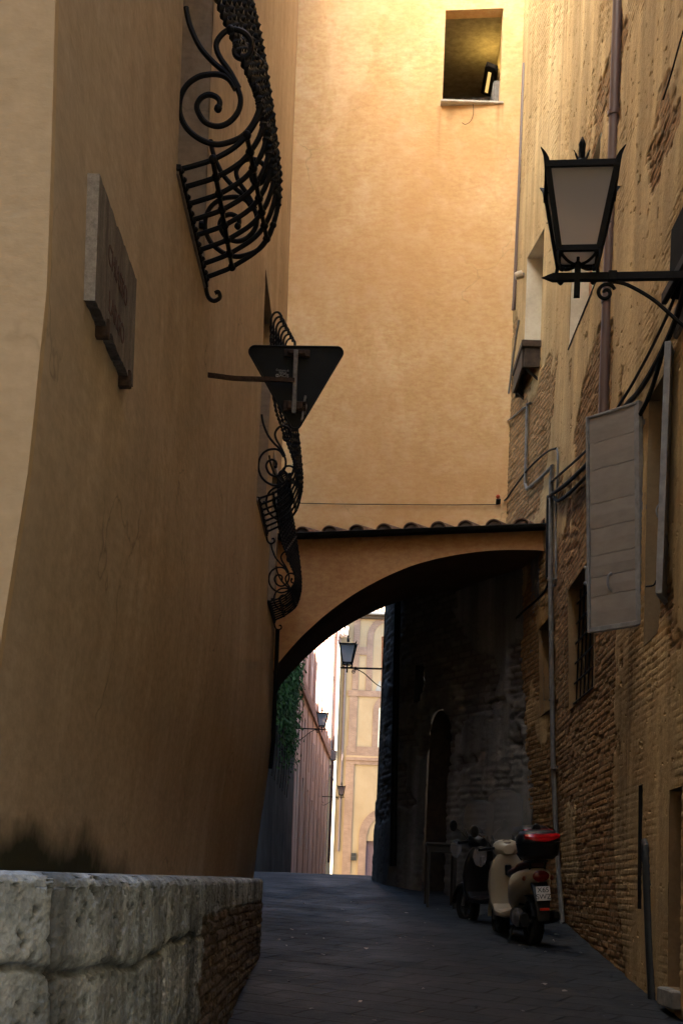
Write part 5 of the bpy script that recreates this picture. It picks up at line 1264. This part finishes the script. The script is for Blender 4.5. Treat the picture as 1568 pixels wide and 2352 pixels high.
    for s in (-1,1):
        mb = MB(); mb.tube([(.97,s*.13,1.05),(.93,s*.20,1.045)], .016, 8); mb.tube([(.93,s*.20,1.045),(.885,s*.335,1.035)], [.021,.019], 10); g = mb.build("handlebar", M_black, t)
        mb = MB(); mb.tube(smooth_path([(.965,s*.20,1.045),(.985,s*.26,1.04),(.96,s*.345,1.03)],4), .007, 6); mb.build("brake_lever", M_alloy, g)
        mb = MB(); mb.tube(smooth_path([(.96,s*.17,1.07),(.97,s*.24,1.16),(.98,s*.33,1.22)],4), .007, 6); mb.loft([[Vector((.955,s*.36,1.245))+Vector((0,.05*math.cos(a)*k,.07*math.sin(a)*k)) + Vector((.02*q,0,0)) for a in [2*math.pi*j/14 for j in range(14)]] for k, q in ((.9,0),(1,.3),(1,1),(.5,1.8))]); mb.build("mirror", M_black, t)
    # wind screen with wide shoulders
    rows = []; 
    for k in range(11):
        f = k/10; z = 1.02 + .56*tall*f; hw = (.195 + .015*math.sin(f*3))*(1 if f < .82 else math.sqrt(max(.02, 1-((f-.82)/.19)**2))*.85+.15); x = 1.16 - .17*f
        rows.append([Vector((x - .10*(s*hw/.20)**2*.8, s*hw, z)) for s in [-1+j/7 for j in range(15)]])
    mb = MB(); vs = [p for r in rows for p in r]; n = 15
    mb.add(vs + [v+Vector((-.004,0,0)) for v in vs], [(i*n+k,i*n+k+1,(i+1)*n+k+1,(i+1)*n+k) for i in range(10) for k in range(n-1)] + [(165+i*n+k,165+(i+1)*n+k,165+(i+1)*n+k+1,165+i*n+k+1) for i in range(10) for k in range(n-1)], True)
    for s in (1,):
        pts = [Vector((1.07, s*(.19+.15*u), 1.06-.20*v)) for u, v in ((0,0),(.5,-.12),(1,.1),(1.15,.5),(.95,.95),(.5,1.1),(.1,.7))]; mb.prism(pts, (.004,0,0))
    ws = mb.build("windscreen", M_screen.m, t)
    mb = MB()
    for s in (-1,1): mb.tube([(1.03,s*.10,1.06),(1.10,s*.12,1.20)], .007, 6); mb.ball((1.115,s*.12,1.20), .014)
    mb.build("screen_stay", M_black, ws)
    # seat, tail, plate
    mb = MB(); mb.loft([ering(.60,.73,.06,.03), ering(.54,.76,.12,.055), ering(.36,.78,.145,.055), ering(.20,.80,.14,.05), ering(.10,.835,.135,.06), ering(-.10,.85,.125,.05), ering(-.22,.85,.07,.025)]); mb.build("seat", seat, t)
    mb = MB(); mb.lathe([(0,.02),(.045,.015),(.06,0),(.055,-.02)], 16, Matrix.Translation((-.33,0,.73)) @ Matrix.Rotation(R(-95),4,'Y') @ Matrix.Scale(1.5,4,(0,1,0))); mb.build("tail_light", simple("tail_red",(.10,.006,.004),.25) if "tail_red" not in bpy.data.materials else bpy.data.materials["tail_red"], t)
    for s in (-1,1):
        mb = MB(); mb.ball((-.22,s*.15,.71), .035, 10, 8, (.8,.6,.8)); mb.build("indicator", simple("amber",(.20,.05,.015),.3) if "amber" not in bpy.data.materials else bpy.data.materials["amber"], t)
    mb = MB(); mb.loft([ering(-.22,.67,.09,.03,p=5), ering(-.30,.58,.085,.05,p=5), ering(-.36,.42,.08,.05,p=5), ering(-.38,.30,.06,.04,p=5)]); mb.build("rear_mudguard", M_black, t)
    if plate:
        Mp = Matrix.Translation((-.395,0,.55)) @ Matrix.Rotation(R(10),4,'Y')
        mb = MB(); mb.box((-.003,-.075,-.075),(.003,.075,.075),.002,Mp); p = mb.build("licence_plate", simple("plate_white",(.55,.54,.5),.5), t)
        ink = simple("plate_ink",(.02,.02,.02))
        for s, z in zip(plate, (.035,-.035)):
            text_mesh("plate_text", s, .075, ink, p, Mp @ Matrix.Translation((-.0042,0,z)) @ Matrix.Rotation(R(-90),4,'Z') @ Matrix.Rotation(R(90),4,'X'))
        mb = MB(); mb.box((-.43,-.05,.375),(-.412,.05,.402),.004); mb.build("reflector", simple("reflector_red",(.65,.04,.015),.3), t)
    if box:
        mb = MB(); mb.box((-.30,-.10,.87),(-.02,.10,.90),.01); mb.tube([(-.2,.08,.80),(-.25,.08,.88)], .012, 6); mb.tube([(-.2,-.08,.80),(-.25,-.08,.88)], .012, 6); mb.build("carrier_rack", M_black, t)
        bc = boxcol or M_black
        mb = MB(); mb.loft([zring(.905,-.24,.13,.15,20), zring(.94,-.25,.18,.195,20), zring(1.06,-.26,.205,.215,20), zring(1.075,-.26,.212,.222,20)]); tb = mb.build("top_box", bc, t)
        mb = MB(); mb.loft([zring(1.08,-.26,.212,.222,20), zring(1.15,-.25,.20,.21,20), zring(1.20,-.23,.16,.17,20), zring(1.215,-.22,.08,.09,20)]); mb.build("lid", bc, tb)
        mb = MB(); rows = []
        for k in range(13):
            s = -1+k/6; y = s*.185; xo = -.26-.216*(1-abs(y/.226)**3)**(1/3); zt_, zb_ = 1.165, 1.165-.075*(1-.55*abs(s)**1.5)-.01
            rows.append([Vector((xo+.012+.012, y, zt_)), Vector((xo-.004, y, (zt_+zb_)/2)), Vector((xo-.002, y, zb_)), Vector((xo+.05, y, zb_)), Vector((xo+.06, y, zt_))])
        mb.loft(rows); mb.build("box_reflector", simple("box_red",(.42,.008,.01),.18) if "box_red" not in bpy.data.materials else bpy.data.materials["box_red"], tb)
    mb = MB(); mb.tube([(.35,.10,.24),(.28,.20,.03),(.22,.21,.015)], .012, 6); mb.build("side_stand", M_iron, t)
    return t
def two_scooters():
    cream = Mat("cream_paint", .3, 0, .5).color((.40,.345,.25)).m; dk = Mat("black_paint", .35, 0, .4).color((.008,.008,.009)).m
    maroon = simple("maroon_seat",(.06,.018,.015),.5); grey = simple("dark_seat",(.02,.02,.02),.5)
    r1, f1 = (1.98, 15.05), (1.76, 16.40)
    rz = math.atan2(f1[1]-r1[1], f1[0]-r1[0])
    scooter("cream motor scooter with black top box and red reflector parked by the right wall", (r1[0], r1[1], ZG(15.1)+.0), rz, cream, maroon, R(-4), True, ("X65","SWZ"), 1.22)
    r2, f2 = (2.06, 16.75), (1.52, 17.95)
    rz = math.atan2(f2[1]-r2[1], f2[0]-r2[0])
    scooter("black motor scooter half hidden behind the cream one", (r2[0], r2[1], ZG(16.9)), rz, dk, grey, R(-4), True, None, .95)
two_scooters()
def table():
    D = 19.7; a, b = P(977,1936,D), P(1050,1938,D); z1 = (a.z+b.z)/2; x0, x1 = a.x, b.x
    t = thing("wooden_table", "small dark wooden table standing against the doorway behind the scooters", "table", ((x0+x1)/2, D, ZG(D)))
    m = simple("black_wood",(.02,.016,.013),.6)
    q = MB(); q.box((x0,D-.30,z1-.035),(x1,D+.30,z1),.006); q.build("tabletop", m, t, True)
    q = MB(); q.box((x0+.03,D-.27,z1-.13),(x1-.03,D+.27,z1-.036)); q.build("apron", m, t, True)
    for x, y in ((x0+.04,D-.26),(x1-.04,D-.26),(x0+.04,D+.26),(x1-.04,D+.26)):
        q = MB(); q.tube([(x,y,ZG(y)-.01),(x,y,z1-.05)], [.026,.034], 4); q.build("leg", m, t, True)
table()

# loose wire hanging from the high window
_w = [bpt(1085,238), bpt(1086,262), bpt(1080,280), bpt(1068,288), bpt(1060,284)]
pipe("hanging_wire", "thin loose wire curling down the bright wall below the high window", "wire", M_cable, smooth_path([q+Vector((0,-.03,0)) for q in _w], 5), .004, n=5)

# scraps of paper and grit on the paving
def litter():
    rnd = random.Random(11); mb = MB()
    for i in range(60):
        y = rnd.uniform(9.5, 20); x = rnd.uniform(-.55, 2.2) if rnd.random() < .6 else rnd.choice((-.62, 2.25)) + rnd.uniform(-.12, .12)
        z = ZG(y) + .022; r = rnd.uniform(.008, .026)
        pts = [Vector((x + r*rnd.uniform(.5,1.2)*math.cos(a), y + r*rnd.uniform(.5,1.2)*math.sin(a), z + rnd.uniform(0,.012))) for a in [k*1.2566 for k in range(5)]]
        mb.prism(pts, (0,0,.004))
    o = mb.build("litter", simple("paper_scrap",(.28,.26,.24),.9,0,.6,3), None); struct(o, 'stuff'); tag(o, "small pale scraps of paper and grit scattered over the dark paving", "litter")
litter()
